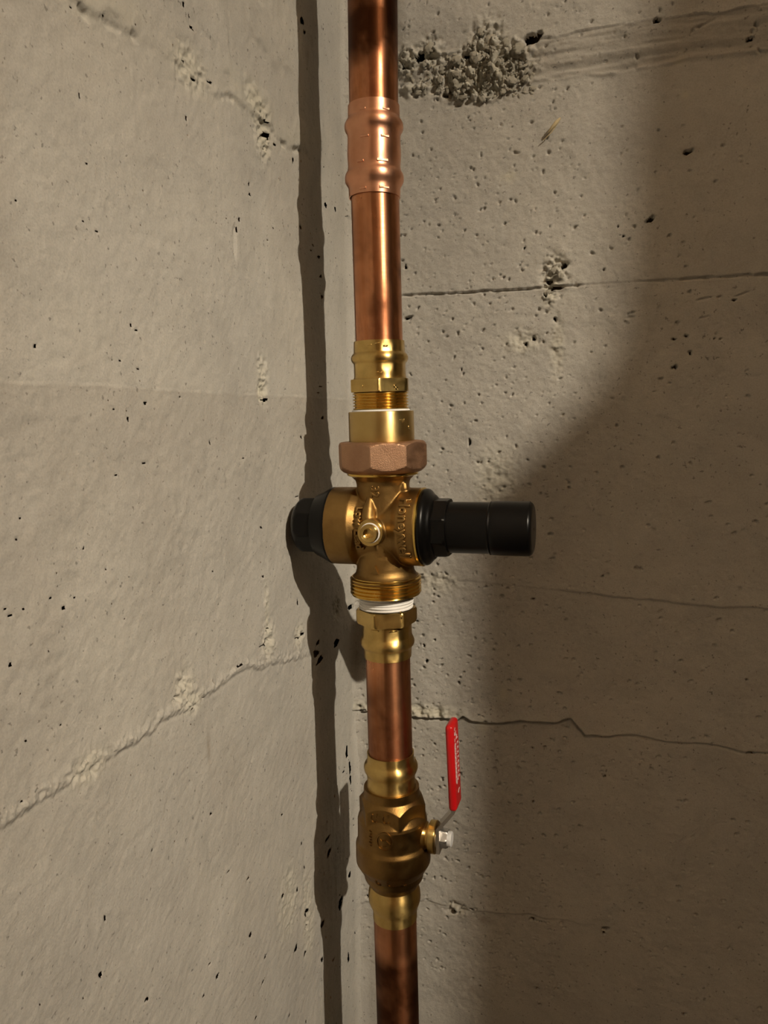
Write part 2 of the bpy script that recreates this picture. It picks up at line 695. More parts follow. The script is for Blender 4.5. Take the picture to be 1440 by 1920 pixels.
for k, (px, py, ru, rz, amp) in enumerate([(492, 245, .012, .018, .0030), (500, 268, .008, .010, .0030),
                                           (472, 178, .013, .010, .0016), (490, 705, .009, .016, .0018),
                                           (490, 738, .008, .008, .0024), (497, 1140, .004, .020, .0015),
                                           (500, 1200, .010, .014, .0026), (560, 1190, .010, .010, .0022),
                                           (345, 1292, .012, .012, .0022), (365, 1320, .010, .006, .0018),
                                           (355, 130, .018, .012, .0018), (165, 1440, .014, .008, .0016),
                                           (630, 1140, .010, .012, .0022), (540, 1690, .020, .030, .0010),
                                           (575, 1720, .012, .040, .0012)]):
    rough_patch(dl, S, Zg, on_left, px, py, ru, rz, amp * 0.75, 240, 100 + k, pale)

# air holes one can point at (pixel, size in pixels)
holes_l = [(133, 13, 6, 5), (190, 30, 8, 8), (340, 8, 5, 10), (352, 30, 4, 10), (357, 52, 9, 7), (362, 148, 10, 8), (393, 154, 9, 7),
           (343, 115, 9, 9), (151, 178, 6, 12), (348, 222, 5, 10), (500, 252, 11, 16), (498, 228, 8, 6), (516, 271, 6, 8), (551, 300, 4, 12),
           (469, 345, 4, 8), (471, 365, 6, 5), (268, 357, 5, 6), (184, 434, 7, 9), (159, 414, 6, 5), (35, 376, 6, 9), (449, 412, 5, 9),
           (444, 430, 4, 12), (438, 475, 8, 5), (504, 450, 4, 5), (245, 610, 5, 12), (254, 620, 7, 7), (68, 650, 7, 8), (224, 676, 5, 5),
           (210, 675, 4, 4), (257, 691, 6, 6), (269, 756, 7, 9), (334, 745, 5, 4), (494, 750, 14, 8), (235, 770, 5, 6), (237, 787, 5, 9),
           (393, 830, 4, 9), (268, 868, 9, 7), (215, 892, 8, 6), (454, 859, 6, 5), (563, 819, 5, 6), (555, 931, 8, 5), (489, 989, 6, 5),
           (40, 972, 6, 7), (32, 1010, 7, 8), (157, 1029, 4, 9), (197, 1066, 4, 6), (399, 1071, 4, 4), (491, 1081, 5, 6), (106, 1075, 5, 5),
           (94, 1121, 7, 9), (118, 1140, 9, 11), (19, 1153, 14, 8), (8, 1143, 7, 6), (43, 1141, 5, 5), (138, 1121, 5, 5), (108, 1100, 4, 4),
           (494, 1205, 22, 6), (497, 1180, 8, 6), (562, 1192, 22, 6), (558, 1130, 4, 12), (593, 1226, 10, 16), (448, 1247, 12, 7),
           (597, 1205, 6, 12), (600, 1238, 12, 14), (629, 1205, 12, 14), (656, 1138, 12, 9), (328, 1308, 10, 7), (365, 1328, 16, 5),
           (383, 1308, 18, 5), (44, 1388, 6, 6), (16, 1246, 9, 7), (198, 1722, 7, 14), (190, 1828, 8, 16), (276, 1874, 8, 10), (393, 1807, 5, 7),
           (380, 1866, 5, 6), (77, 1883, 5, 6), (287, 1594, 5, 6), (398, 1527, 5, 8), (531, 1528, 4, 7), (467, 1753, 5, 12), (467, 1647, 5, 6),
           (433, 1634, 8, 5), (528, 1680, 6, 8), (556, 1667, 4, 9), (572, 1707, 5, 10), (602, 1732, 7, 14), (571, 1738, 4, 9), (553, 1778, 7, 12),
           (569, 1788, 5, 10), (602, 1798, 5, 8), (541, 1903, 5, 7), (477, 1907, 5, 7), (495, 1793, 5, 8), (406, 1830, 6, 10), (490, 1842, 6, 6),
           (111, 1360, 5, 5), (186, 1365, 5, 5), (84, 1700, 4, 5), (205, 1560, 4, 6), (565, 40, 8, 16), (570, 60, 6, 9), (609, 384, 6, 9),
           (566, 426, 5, 8), (588, 460, 5, 5), (584, 470, 4, 5), (598, 482, 5, 8), (601, 518, 4, 7), (603, 557, 6, 8), (627, 392, 4, 10),
           (648, 408, 5, 8), (599, 725, 6, 6), (595, 737, 5, 4), (602, 784, 6, 8), (650, 1410, 5, 22), (661, 1440, 5, 26), (656, 1462, 4, 20),
           (643, 1447, 4, 6), (612, 1572, 10, 8), (615, 1598, 8, 14), (638, 1693, 9, 20), (664, 1640, 6, 10), (663, 1796, 4, 20), (625, 1800, 5, 8)]
HL = np.zeros(dl.shape, bool)
for k, (px, py, wd, ht) in enumerate(holes_l):
    if px > 660:
        px = 655
    u, z = on_left(px, py)
    u2, _ = on_left(px + 1, py)
    _, z2 = on_left(px, py + 1)
    du, dz = abs(u2 - u), abs(z2 - z)
    ru, rz = max(wd * du * 0.50, 0.0007), max(ht * dz * 0.50, 0.0007)
    stamp(dl, us, zs, u, z, ru * 1.1, rz * 1.1, 0.0004, 0.0, k, 0.35, 3.0, HL)
for k in range(110):
    u = 0.012 + 0.46 * rs.rand() ** 1.2
    z = 0.45 + 0.92 * rs.rand()
    r = 0.0005 + 0.0003 * rs.rand() ** 2
    stamp(dl, us, zs, u, z, r, r * (1 + rs.rand()), 0.0003, rs.rand() * 3, k, 0.35, 2.0, HL)
for k in range(160):                                   # speckled zone low beside the corner
    u, z = 0.01 + 0.13 * rs.rand(), 0.42 + 0.26 * rs.rand()
    r = 0.0005 + 0.0004 * rs.rand()
    stamp(dl, us, zs, u, z, r, r * (1.5 + 1.5 * rs.rand()), 0.0005, 0.0, k, 0.35, 2.0, HL if k % 3 == 0 else None)
# a sunken dribble mark
u, z = on_left(440, 452)
stamp(dl, us, zs, u, z, .003, .012, 0.0016, 0.1, 3, 0.1)
# yellowish stain of its own along the top
u0, z0 = on_left(150, 20)
stain_shade += 0.14 * np.exp(-(((S - u0) / 0.16) ** 2 + ((Zg - z0) / 0.05) ** 2))
stain_shade += 0.10 * sstep(0.1, 0.6, fbm(S, Zg * 0.5, 9, 4, 91))
stain_shade += 0.55 * np.exp(-(((S - on_left(393, 1405)[0]) / 0.002) ** 2 + ((Zg - on_left(393, 1405)[1]) / 0.010) ** 2))
dl *= fine
# the angle of the two walls is not sharp: a soft fillet of cement
fil = 0.0055 * np.clip(1 - S / 0.012, 0, 1) ** 2
dl += fil
me = wall_mesh('wall_left', us, zs, dl, {'stain_shade': stain_shade, 'pale': pale},
               lambda u, d, z: np.stack([d, -u, z], -1), 0.12, HL)
wl = link('wall_left', me, M_LEFT)
wl['kind'] = 'structure'
link('core', box_mesh('core', -0.11, -0.016, -0.8, -0.016, 0.2, 1.7), M_ROOM, wl)

# --- right wall ------------------------------------------------------------------------
us = axis_grid(0.0, 0.42, 0.0010, 0.0, ROOM)
X, Zg = np.meshgrid(us, zs, indexing='ij')
fine = sstep(0.75, 0.5, X)
dr = 0.0012 * fbm(X, Zg, 7, 3, 211) + 0.00028 * fbm(X, Zg, 50, 3, 221) + 0.00022 * fbm(X, Zg, 220, 3, 231)
stain_shade = np.zeros_like(dr)
pale = np.zeros_like(dr)
# lap of the upper pour: overhanging edge, sloping band below, small lower lip
zu = line_z([(745, 118), (1000, 84), (1032, 75), (1207, 46), (1391, 24), (1440, 17), (1600, -8)], on_right, X) + 0.0012 * fbm(X, 0 * X, 60, 4, 241)
zw = line_z([(745, 170), (998, 151), (1158, 136), (1275, 114), (1440, 92), (1600, 68)], on_right, X) + 0.0008 * fbm(X, 0 * X, 60, 3, 245)
t = np.clip((Zg - zw) / (zu - zw), 0, 1)
band = 0.0062 * np.where(t < 1, t * 0.80, 1.0)
dr += band * sstep(0.03, 0.06, X) * sstep(0.16, 0.02, Zg - zu) + 0.0026 * sstep(0, 0.06, X) * sstep(0.0, 0.03, Zg - zu)
inb = sstep(-0.001, 0.001, Zg - zw) * sstep(0.001, -0.001, Zg - zu)
dr += inb * 0.0008 * fbm(X * 0.10, Zg, 200, 3, 251)
dr += 0.0016 * np.exp(-((Zg - zw) / 0.0016) ** 2) * (0.6 + 0.6 * fbm(X, Zg, 90, 3, 255))
stain_shade += 0.22 * inb * sstep(0.10, 0.13, X)  # shade on the down-facing band, put into the colour
# board joint: an open slit, partly filled on the right
zj = line_z([(745, 555), (760, 554), (860, 549), (993, 541.6), (1056, 537), (1250, 525), (1440, 514), (1600, 505)], on_right, X) + 0.0003 * fbm(X, 0 * X, 150, 3, 261)
opening = 1 - 0.75 * sstep(on_right(1050, 540)[0], on_right(1110, 540)[0], X) * sstep(on_right(1290, 530)[0], on_right(1180, 530)[0], X)
opening = opening * (0.75 + 0.35 * fbm(X, 0 * X, 180, 2, 263))
dj = Zg - zj
dr -= 0.0040 * np.clip(opening, 0.15, 1) * np.exp(-(dj / 0.00095) ** 4)
dr -= 0.0009 * sstep(0.0, -0.002, dj) * sstep(-0.12, -0.02, dj)
# faint lift line right of the knob
zj = line_z([(770, 1078), (850, 1086), (1150, 1118), (1240, 1127), (1330, 1137), (1440, 1141), (1600, 1150)], on_right, X) + 0.0006 * fbm(X, 0 * X, 90, 3, 271)
dj = Zg - zj
dr += (0.0005 + 0.0010 * sstep(0.17, 0.24, X)) * sstep(-0.0012, 0.0012, dj) * np.exp(-np.clip(dj, 0, 9) / 0.02)
# broken lift line behind the red handle
zj = line_z([(668, 1328), (690, 1331), (772, 1343), (859, 1348), (868, 1341), (886, 1352), (933, 1355), (975, 1350), (1039, 1353), (1070, 1345),
             (1080, 1356), (1097, 1378), (1144, 1380), (1181, 1377), (1260, 1393), (1345, 1397), (1398, 1411), (1440, 1413), (1600, 1425)],
            on_right, X) + 0.0006 * fbm(X, 0 * X, 120, 3, 281)
dj = Zg - zj
k1 = 0.35 + 0.65 * sstep(0.30, 0.20, X)
dr += k1 * (0.0038 * sstep(-0.0009, 0.0011, dj) * np.exp(-np.clip(dj, 0, 9) / 0.014))
dr -= k1 * 0.0030 * np.exp(-((dj + 0.0010) / 0.0011) ** 2)
lip = np.exp(-((dj - 0.005) / 0.005) ** 2) * sstep(0.12, 0.08, X)
dr += lip * 0.0022 * fbm(X, Zg, 170, 3, 285, 0.6)
pale += 0.6 * lip
zj = line_z([(680, 1690), (800, 1690), (860, 1705), (1000, 1715), (1440, 1790)], on_right, X) + 0.0012 * fbm(X, 0 * X, 60, 3, 291)
dj = Zg - zj
dr += 0.0011 * sstep(-0.0012, 0.0012, dj) * np.exp(-np.clip(dj, 0, 9) / 0.02) * sstep(0.28, 0.15, X)
# crumbled mortar squeezed out of the upper lap
for k, (px, py, ru, rz, amp) in enumerate([(885, 140, .034, .017, .0044), (915, 100, .014, .020, .0060), (810, 105, .010, .012, .0050),
                                           (955, 125, .020, .016, .006), (900, 165, .026, .010, .006), (780, 168, .012, .006, .004),
                                           (765, 120, .012, .010, .005), (1040, 510, .010, .014, .0045), (1030, 550, .006, .014, .0030),
                                           (980, 640, .016, .010, .0016), (1045, 650, .006, .025, .0014), (800, 1090, .03, .010, .0012),
                                           (855, 1705, .010, .008, .003), (790, 1330, .03, .006, .0022), (930, 900, .02, .03, .0009)]):
    rough_patch(dr, X, Zg, on_right, px, py, ru, rz, amp, 230 if k < 7 else 170, 300 + k, pale, 0.30 if k < 7 else -0.25)
holes_r = [(878, 108, 22, 12), (998, 78, 34, 16), (1012, 70, 16, 9), (790, 112, 22, 14), (760, 130, 16, 9), (835, 178, 9, 9), (1040, 540, 30, 9), (1022, 552, 8, 9),
           (1030, 528, 18, 8), (1058, 498, 14, 10), (1219, 412, 14, 10), (1377, 562, 6, 6), (1168, 443, 4, 4), (1180, 595, 16, 5), (1287, 630, 7, 5), (1267, 688, 6, 7),
           (1340, 634, 4, 3), (1352, 635, 5, 4), (1294, 662, 5, 12), (1264, 636, 8, 4), (1000, 635, 9, 8), (985, 645, 10, 6), (983, 465, 4, 4), (763, 596, 16, 7), (760, 500, 4, 12),
           (1040, 598, 5, 9), (865, 693, 4, 6), (880, 830, 6, 12), (1406, 75, 12, 6), (1320, 50, 36, 5), (1290, 285, 14, 9), (1230, 45, 12, 8), (1045, 4, 4, 5),
           (1132, 505, 5, 4), (1159, 425, 4, 4), (1130, 1080, 4, 4), (1000, 1124, 5, 5), (1022, 1400, 4, 4), (999, 1402, 4, 4), (1134, 1457, 5, 5),
           (1000, 1502, 5, 5), (1075, 1504, 5, 4), (890, 1475, 4, 4), (858, 1613, 7, 5), (885, 1705, 7, 6), (850, 1712, 9, 8), (998, 1724, 14, 6), (1058, 1740, 6, 4),
           (1135, 1742, 14, 10), (1132, 1750, 5, 8), (1005, 1855, 10, 5), (1012, 1885, 5, 5), (1283, 1903, 6, 5), (900, 1850, 5, 4), (1225, 1795, 10, 4), (1043, 1856, 5, 4),
           (1320, 595, 14, 4), (1400, 1275, 4, 4), (860, 1280, 5, 6), (862, 1270, 4, 4), (800, 1240, 5, 10), (782, 1165, 5, 5), (815, 1200, 4, 6), (795, 1210, 4, 8),
           (1320, 560, 34, 4), (1260, 690, 4, 4), (1390, 552, 28, 4), (1407, 1413, 12, 7), (680, 1329, 22, 4), (690, 1682, 10, 10), (840, 1585, 4, 4), (815, 1395, 5, 4), (830, 1462, 4, 4)]
HR = np.zeros(dr.shape, bool)
for k, (px, py, wd, ht) in enumerate(holes_r):
    u, z = on_right(px, py)
    ru, rz = max(wd * 0.45e-3 * 0.5, 0.0008), max(ht * 0.45e-3 * 0.5, 0.0008)
    if wd >= 2.5 * ht and px > 1100:                # shallow scratches, not holes
        stamp(dr, us, zs, u, z, ru, rz, 0.0016, 0.25, k + 50)
        continue
    stamp(dr, us, zs, u, z, ru, rz, min(0.008, 3.0 * min(ru, rz) + 0.0010), 0.25 if wd > 12 else 0.0, k + 50, 0.35, 3.0, HR)
for k in range(2600):
    u = 0.40 * rs.rand() ** 1.3
    z = 0.45 + 0.92 * rs.rand()
    r = 0.0006 + 0.0007 * rs.rand() ** 2
    if u > 0.2 and rs.rand() < 0.6:
        continue
    stamp(dr, us, zs, u, z, r, r * (1 + 0.6 * rs.rand()), 2.4 * r, rs.rand() * 3, k)
for px, py, a, b, s_ in ((905, 1725, .016, .006, .35), (870, 1855, .02, .014, .3), (1290, 285, .006, .004, .5), (1070, 640, .02, .03, .06)):
    u, z = on_right(px, py)
    stain_shade += s_ * np.exp(-(((X - u) / a) ** 2 + ((Zg - z) / b) ** 2)) * (0.7 + 0.8 * fbm(X, Zg, 120, 3, 401))
stain_shade += 0.08 * sstep(0.1, 0.6, fbm(X, Zg, 10, 4, 402))
for px, py, a, b in ((955, 330, .006, .004), (905, 1360, .005, .006), (945, 1300, .004, .006), (1275, 115, .004, .003), (1285, 178, .003, .003)):
    u, z = on_right(px, py)
    pale += 0.9 * np.exp(-(((X - u) / a) ** 2 + ((Zg - z) / b) ** 2))
dr *= fine
dr += 0.0055 * np.clip(1 - X / 0.012, 0, 1) ** 2
me = wall_mesh('wall_right', us, zs, dr, {'stain_shade': stain_shade, 'pale': pale},
               lambda u, d, z: np.stack([u, -d, z], -1), 0.12, HR)
me.flip_normals()
wr = link('wall_right', me, M_RIGHT)
wr['kind'] = 'structure'
link('core', box_mesh('core', 0.016, 0.8, 0.016, 0.11, 0.2, 1.7), M_ROOM, wr)

# crumbs and lumps of mortar stuck in the lap (pieces of the right wall)


def lump_mesh(seed):
    import bmesh
    bm = bmesh.new()
    bmesh.ops.create_icosphere(bm, subdivisions=3, radius=1.0)
    p = np.array([v.co for v in bm.verts])
    h = 1 + 0.26 * fbm(p[:, 0] + 3 * p[:, 2], p[:, 1] + 2 * p[:, 2], 1.7, 4, seed, 0.75)
    for v, s in zip(bm.verts, h):
        v.co = v.co * float(s)
    me = bpy.data.meshes.new('mortar_lump')
    bm.to_mesh(me)
    bm.free()
    me.polygons.foreach_set('use_smooth', [True] * len(me.polygons))
    me.materials.append(M_MORTAR)
    return me


lumps = [lump_mesh(s) for s in range(6)]
big = [(810, 98, .0075, .0095), (920, 85, .010, .013), (895, 115, .008, .010), (975, 100, .008, .0075), (935, 120, .009, .009), (860, 118, .008, .008),
       (775, 118, .007, .006), (880, 150, .009, .008), (915, 158, .009, .007), (850, 165, .008, .006), (960, 155, .009, .006), (985, 150, .006, .005),
       (785, 175, .006, .004), (905, 185, .007, .005), (870, 185, .007, .004), (945, 170, .007, .005), (830, 130, .007, .007), (1000, 165, .005, .004),
       (1040, 508, .007, .006), (1052, 518, .005, .005), (1026, 548, .004, .006), (760, 135, .005, .005), (950, 85, .006, .007), (905, 70, .006, .006)]
big = [(px, py, a * .52, b * .52) for px, py, a, b in big]
for k in range(210):
    px = 765 + 235 * rs.rand()
    q = math.exp(-((px - 900) / 90) ** 2)
    big.append((px, 150 + (20 + 28 * q) * (rs.rand() * 2 - 1) - 20 * rs.rand() * q, .0009 + .0022 * rs.rand() ** 2, .0009 + .0020 * rs.rand() ** 2))
for k, (px, py, a, b) in enumerate(big):
    u, z = on_right(px, py)
    i, j = min(np.searchsorted(us, u), len(us) - 1), min(np.searchsorted(zs, z), len(zs) - 1)
    o = link('mortar_lump', lumps[k % 6], None, wr)
    dep = min(a, b)
    o.location = (u, -dr[i, j] - 0.05 * dep, z)
    o.rotation_euler = (rs.rand() * 0.6 - .3, rs.rand() * 6.28, rs.rand() * 0.6 - .3)
    o.scale = (a, dep * 0.6, b)

# the rest of the cellar: floor, ceiling, far walls; also an added, unseen slab that throws the right-hand shadow


def slab(name, x0, x1, y0, y1, z0, z1, mat=None):
    o = link(name, box_mesh(name, x0, x1, y0, y1, z0, z1), mat or M_ROOM)
    o['kind'] = 'structure'
    return o


slab('floor', -0.12, ROOM, -ROOM, 0.12, -0.1, 0.0, M_FLOOR)
slab('ceiling', -0.12, ROOM, -ROOM, 0.12, WALL_H, WALL_H + 0.1, M_CEIL)
slab('wall_back', -0.12, ROOM, -ROOM - 0.1, -ROOM, 0.0, WALL_H)
slab('wall_far', ROOM, ROOM + 0.1, -ROOM, 0.12, 0.0, WALL_H)

YP = -0.80                       # lamp-side face of the added shadow slab
Lp = np.array(LAMP)


def edge_pt(px, py):
    x, z = on_right(px, py)
    P = np.array([x, 0, z])
    t = (YP - Lp[1]) / (P[1] - Lp[1])
    Q = Lp + t * (P - Lp)
    return Q[0], Q[2]


prof = [edge_pt(px, py) for px, py in ((1195, -60), (1165, 300), (1142, 640), (1120, 715), (905, 935), (868, 1010), (866, 1500), (866, 1960))]  # unseen slab's outline, cut to the shadow edge wanted on the right wall
prof = [(prof[0][0], WALL_H)] + prof + [(prof[-1][0], 0.0)]
pv = [(x, YP, z) for x, z in prof] + [(ROOM, YP, 0.0), (ROOM, YP, WALL_H)]
n = len(pv)
V = pv + [(x, YP + 0.12, z) for x, _, z in pv]
Fc = [tuple(range(n)), tuple(range(n, 2 * n))[::-1]] + [(i, i + n, (i + 1) % n + n, (i + 1) % n) for i in range(n)]
me = mesh_from('shadow_slab', V, Fc, None)
orient(me)
o = link('shadow_slab', me, M_ROOM)
o['kind'] = 'structure'

# ----------------------------------------------------------------- copper pipes


def base_M(ax, zb):
    return ax.M @ T(0, 0, zb)


RP = AL.r(45.3, 380)             # pipe radius


def pipe(name, ax, ytop, ybot, label, tarn):
    zt = ax.z(ytop) if ytop is not None else (WALL_H - 0.002 - ax.o[2]) / ax.up[2]
    zb = ax.z(ybot) if ybot is not None else (0.002 - ax.o[2]) / ax.up[2]
    n, L = 96, zt - zb
    m = max(8, int(L / 0.0025))
    zz = np.linspace(0, L, m + 1)
    prof = [(RP - 0.0018, L)] + [(RP, z) for z in zz[::-1]] + [(RP - 0.0018, 0)]
    me = lathe_mesh(name, prof, n)
    co = np.empty(len(me.vertices) * 3)
    me.vertices.foreach_get('co', co)
    co = co.reshape(-1, 3)
    a = me.attributes.new('tarnish', 'FLOAT', 'POINT')
    th = np.arctan2(co[:, 1], co[:, 0])
    a.data.foreach_set('value', np.clip(tarn(co[:, 2] + zb, th), 0, 1).astype(np.float32))
    o = link(name, me, M_COPPER)
    o.matrix_world = base_M(ax, zb)
    tag(o, label, 'pipe', 'copper pipe lengths')
    return o


def nz(z, th, f=60, seed=1):
    return fbm(np.cos(th) * 0.018 + np.sin(th) * 0.011, z, f, 4, seed)


pipe('copper_pipe', AU, None, 236, 'copper pipe, tarnished dark brown above, rising from the copper coupling',
     lambda z, th: sstep(AU.z(150), AU.z(88), z + 0.006 * nz(z, th)) * 0.92 + 0.08 + 0.2 * nz(z, th, 90, 5))
pipe('copper_pipe', AL, 338, 668, 'mottled copper pipe between the copper coupling and the upper brass adapter',
     lambda z, th: 0.15 + 0.45 * np.exp(-((z - AL.z(520)) / 0.035) ** 2) * (0.4 + nz(z, th, 45, 9)) + 0.12 * nz(z, th, 110, 3))
pipe('copper_pipe', AL, 1204, 1433, 'short copper pipe between the taped adapter and the ball valve',
     lambda z, th: 0.12 + 0.42 * sstep(AL.z(1262), AL.z(1300), z) + 0.25 * nz(z, th, 60, 13))
pipe('copper_pipe', AL, 1693, None, 'dark red-brown copper pipe at the bottom, below the ball valve',
     lambda z, th: 0.25 + 0.75 * sstep(AL.z(1755), AL.z(1815), z + 0.004 * nz(z, th)) + 0.15 * nz(z, th, 70, 17))


def rel(ax, zb, pts):
    return [(ax.r(hw, y), ax.z(y) - zb) for y, hw in pts]


def ring_r(ax, hw, y):
    return ax.r(hw, y)


def small_mark(name, parent, mat, ax, zb, R, phi, y, wdt, hgt, rise=0.0004):
    """a short raised or stamped bar lying on a cylinder; phi is measured from the camera side to the right"""
    z = front_z(ax, R, phi, y) - zb
    th = YAW + math.radians(phi) - math.pi / 2
    me = box_mesh(name, -wdt / 2, wdt / 2, -hgt / 2, hgt / 2, -0.0004, rise, 0.0002, 1)
    X_ = Vector((-math.sin(th), math.cos(th), 0))
    Z_ = Vector((math.cos(th), math.sin(th), 0))
    M = Matrix(((X_.x, 0, Z_.x, R * Z_.x), (X_.y, 0, Z_.y, R * Z_.y), (0, 1, 0, z), (0, 0, 0, 1)))
    return link(name, me, mat, parent, M)




def front_z(ax, R, phi, y):
    """height along the axis of the point on a cylinder R at angle phi that shows at pixel row y"""
    th = YAW + math.radians(phi) - math.pi / 2
    ax_y = np.cross(ax.up, ax.x)
    q = ax.o + R * (math.cos(th) * ax.x + math.sin(th) * ax_y) - CAM
    k = (960 - y) / F
    return -(q @ CU - k * (q @ fwd)) / (ax.up @ CU - k * (ax.up @ fwd))


# ----------------------------------------------------------------- copper press coupling
zb = AU.z(372.5)
cp = empty('press_coupling', base_M(AU, zb), 'copper press coupling with two rolled beads joining the top pipes', 'coupling')
outer = spline(rel(AU, zb, [(200.5, 48.4), (212, 48.6), (223, 48.9), (228, 51.6), (234, 54.6), (240, 55.3), (246, 54.2), (251, 51.4), (257, 50.0)]), 3)[:-1] \
    + spline(rel(AU, zb, [(257, 50.0), (268, 49.9), (285, 50.4), (300, 50.3), (313, 49.6)]), 2)[:-1] \
    + spline(rel(AU, zb, [(313, 49.6), (322, 50.6), (329, 54.2), (336, 55.3), (343, 54.3), (349, 51.0), (354, 48.8), (362, 48.3), (372, 48.0)]), 3)
Ri = RP + 0.00035
th0 = YAW - math.pi / 2


def press(a, z, r):
    # six press flats either side of each bead
    zz = [abs(z - (AU.z(y) - zb)) for y in (262, 309)]
    k = max(math.exp(-(q / 0.006) ** 2) for q in zz)
    return r - k * 0.00018 * max(0, math.cos(6 * (a - th0 - 0.45)))


me = lathe_mesh('sleeve', [(Ri, outer[0][1])] + outer + [(Ri, outer[-1][1])], 120, press)
link('sleeve', me, M_FITCU, cp)
for phi, y, wd in ((-20, 254, .006), (24, 254, .006), (-30, 301, .005), (18, 299, .008), (-24, 203, .004), (28, 203, .005), (22, 350, .007), (-26, 352, .005)):
    small_mark('press_mark', cp, M_FITCU, AU, zb, AU.r(50.0 if 230 < y < 330 else 48.3, y), phi, y, wd, 0.0016)


# ----------------------------------------------------------------- brass press adapters


def press_socket(ax, zb, pts, flats, k=3, seed=0.0):
    o = spline(rel(ax, zb, pts), k)
    def rf(a, z, r):
        kk = max([math.exp(-((z - (ax.z(y) - zb)) / 0.0035) ** 2) for y in flats])
        return r - kk * 0.0005 * max(0, math.cos(6 * (a - th0 - seed)))
    return o, rf


def thread_prof(ax, zb, y0, y1, crest, root, turns):
    out = []
    for i in range(turns):
        for f, hw in ((0.0, root), (0.30, crest), (0.55, crest), (0.85, root)):
            y = y0 + (y1 - y0) * (i + f) / turns
            out.append((ax.r(hw, y), ax.z(y) - zb))
    return out


zb = AL.z(771)
ad = empty('press_adapter', base_M(AL, zb), 'polished brass male press adapter under the mottled copper pipe, screwed into the wide brass sleeve', 'adapter', 'brass press adapters')
o_, rf = press_socket(AL, zb, [(640.5, 47.6), (650, 47.9), (661, 48.3), (664, 50.5), (668, 53.0), (673, 53.7), (678, 52.2), (681.5, 49.4), (685, 48.5), (696, 48.5), (706, 48.6), (711, 50.5)], (655, 690), 3, 0.3)
me = lathe_mesh('press_socket', [(Ri, o_[0][1])] + o_ + [(Ri, o_[-1][1])], 120, rf)
link('press_socket', me, M_BRASS, ad)
hx = rel(AL, zb, [(710.5, 50), (711.5, 58.5), (714, 60), (733, 60), (735, 58), (735.5, 47)])
ap = AL.r(52.5, 722)
me = lathe_mesh('hexagon', [(Ri, hx[0][1])] + hx + [(Ri, hx[-1][1])], 180,
                lambda a, z, r: min(r, poly_r(a, 6, ap, th0 + math.radians(-4))) if r > Ri + .0002 else r, angle=25)
link('hexagon', me, M_BRASS, ad)
for phi, y in ((2, 723), (30, 724), (-40, 724), (34, 728), (4, 729)):
    small_mark('stamp_mark', ad, M_BRASS, AL, zb, ap * 1.006, phi, y, .0022, .0022, .0003)
for phi, y in ((-6, 697), (2, 698)):
    small_mark('stamp_mark', ad, M_BRASS, AL, zb, AL.r(48.4, y), phi, y, .0024, .0008, .0003)
for phi, y in ((-22, 646), (-4, 643), (14, 648)):
    small_mark('stamp_mark', ad, M_BRASS, AL, zb, AL.r(47.7, y), phi, y, .0034, .0010, .0003)
tp = thread_prof(AL, zb, 735.5, 769, 52.2, 48.6, 6)
me = lathe_mesh('thread', [(Ri - .001, tp[0][1])] + tp + [(Ri - .001, tp[-1][1])], 96, angle=20)
link('thread', me, M_THREAD, ad)
tpz = rel(AL, zb, [(767.6, 50.5), (768.0, 53.4), (770.6, 54.6), (770.8, 49.5)])
link('thread_tape', lathe_mesh('thread_tape', tpz, 96), M_TAPE, ad)

# union sleeve and nut
zb = AL.z(828)
tpc = empty('union_sleeve', base_M(AL, zb), 'smooth satin brass sleeve sitting on the bronze union nut', 'sleeve')
pr = rel(AL, zb, [(771.2, 55.2), (771.4, 60.6), (773, 61.3), (825, 61.3), (827.5, 61.0), (827.8, 50)])
link('sleeve', lathe_mesh('sleeve', [(AL.r(55.2, 771), pr[0][1])] + pr[1:] + [(AL.r(50, 828), pr[-1][1])], 120), M_SATIN, tpc)
for phi, y, wd, hg in ((36, 787, .0030, .0007), (39, 789, .0008, .0026), (43, 788, .0008, .0022), (54, 801, .0007, .0026), (57, 804, .002, .0007)):
    small_mark('stamp_mark', tpc, M_SATIN, AL, zb, AL.r(61.25, y), phi, y, wd, hg, .00025)

zb = AL.z(886)
un = empty('union_nut', base_M(AL, zb), 'rough bronze octagonal union nut above the regulator body', 'nut')
pr = spline(rel(AL, zb, [(826.6, 62.5), (827.2, 74), (828.5, 79), (834, 85), (839, 91)]), 3)[:-1] + rel(AL, zb, [(839, 95), (861, 95)]) \
    + spline(rel(AL, zb, [(861, 93), (870, 85.5), (879, 78), (883.5, 72), (884.5, 67.5)]), 4)[0:]
ap = AL.r(79.0, 855)
cr = AL.r(85.2, 855)
me = lathe_mesh('octagon', [(AL.r(62.3, 827), pr[0][1])] + pr + [(AL.r(62.5, 884), pr[-1][1])], 240,
                lambda a, z, r: min(r, soft_poly(a, 8, ap, th0 + math.radians(-15), cr)), angle=14)
link('octagon', me, M_BRONZE, un)

# ----------------------------------------------------------------- pressure regulator
zr0 = AL.z(1112)
rg = empty('pressure_regulator', base_M(AL, zr0),
           'cast brass water pressure regulator with black end cap and black adjusting knob', 'regulator')
ZA = AL.z(986.5) - zr0           # height of the horizontal axis above the base


def lx(px, py=986.5):
    return AL.sx(px, py)


def rpx(hw, px):                 # radius at that place along the horizontal axis
    P = AL.pt(986.5) + AL.x * lx(px)
    return hw * ((P - CAM) @ fwd) / F


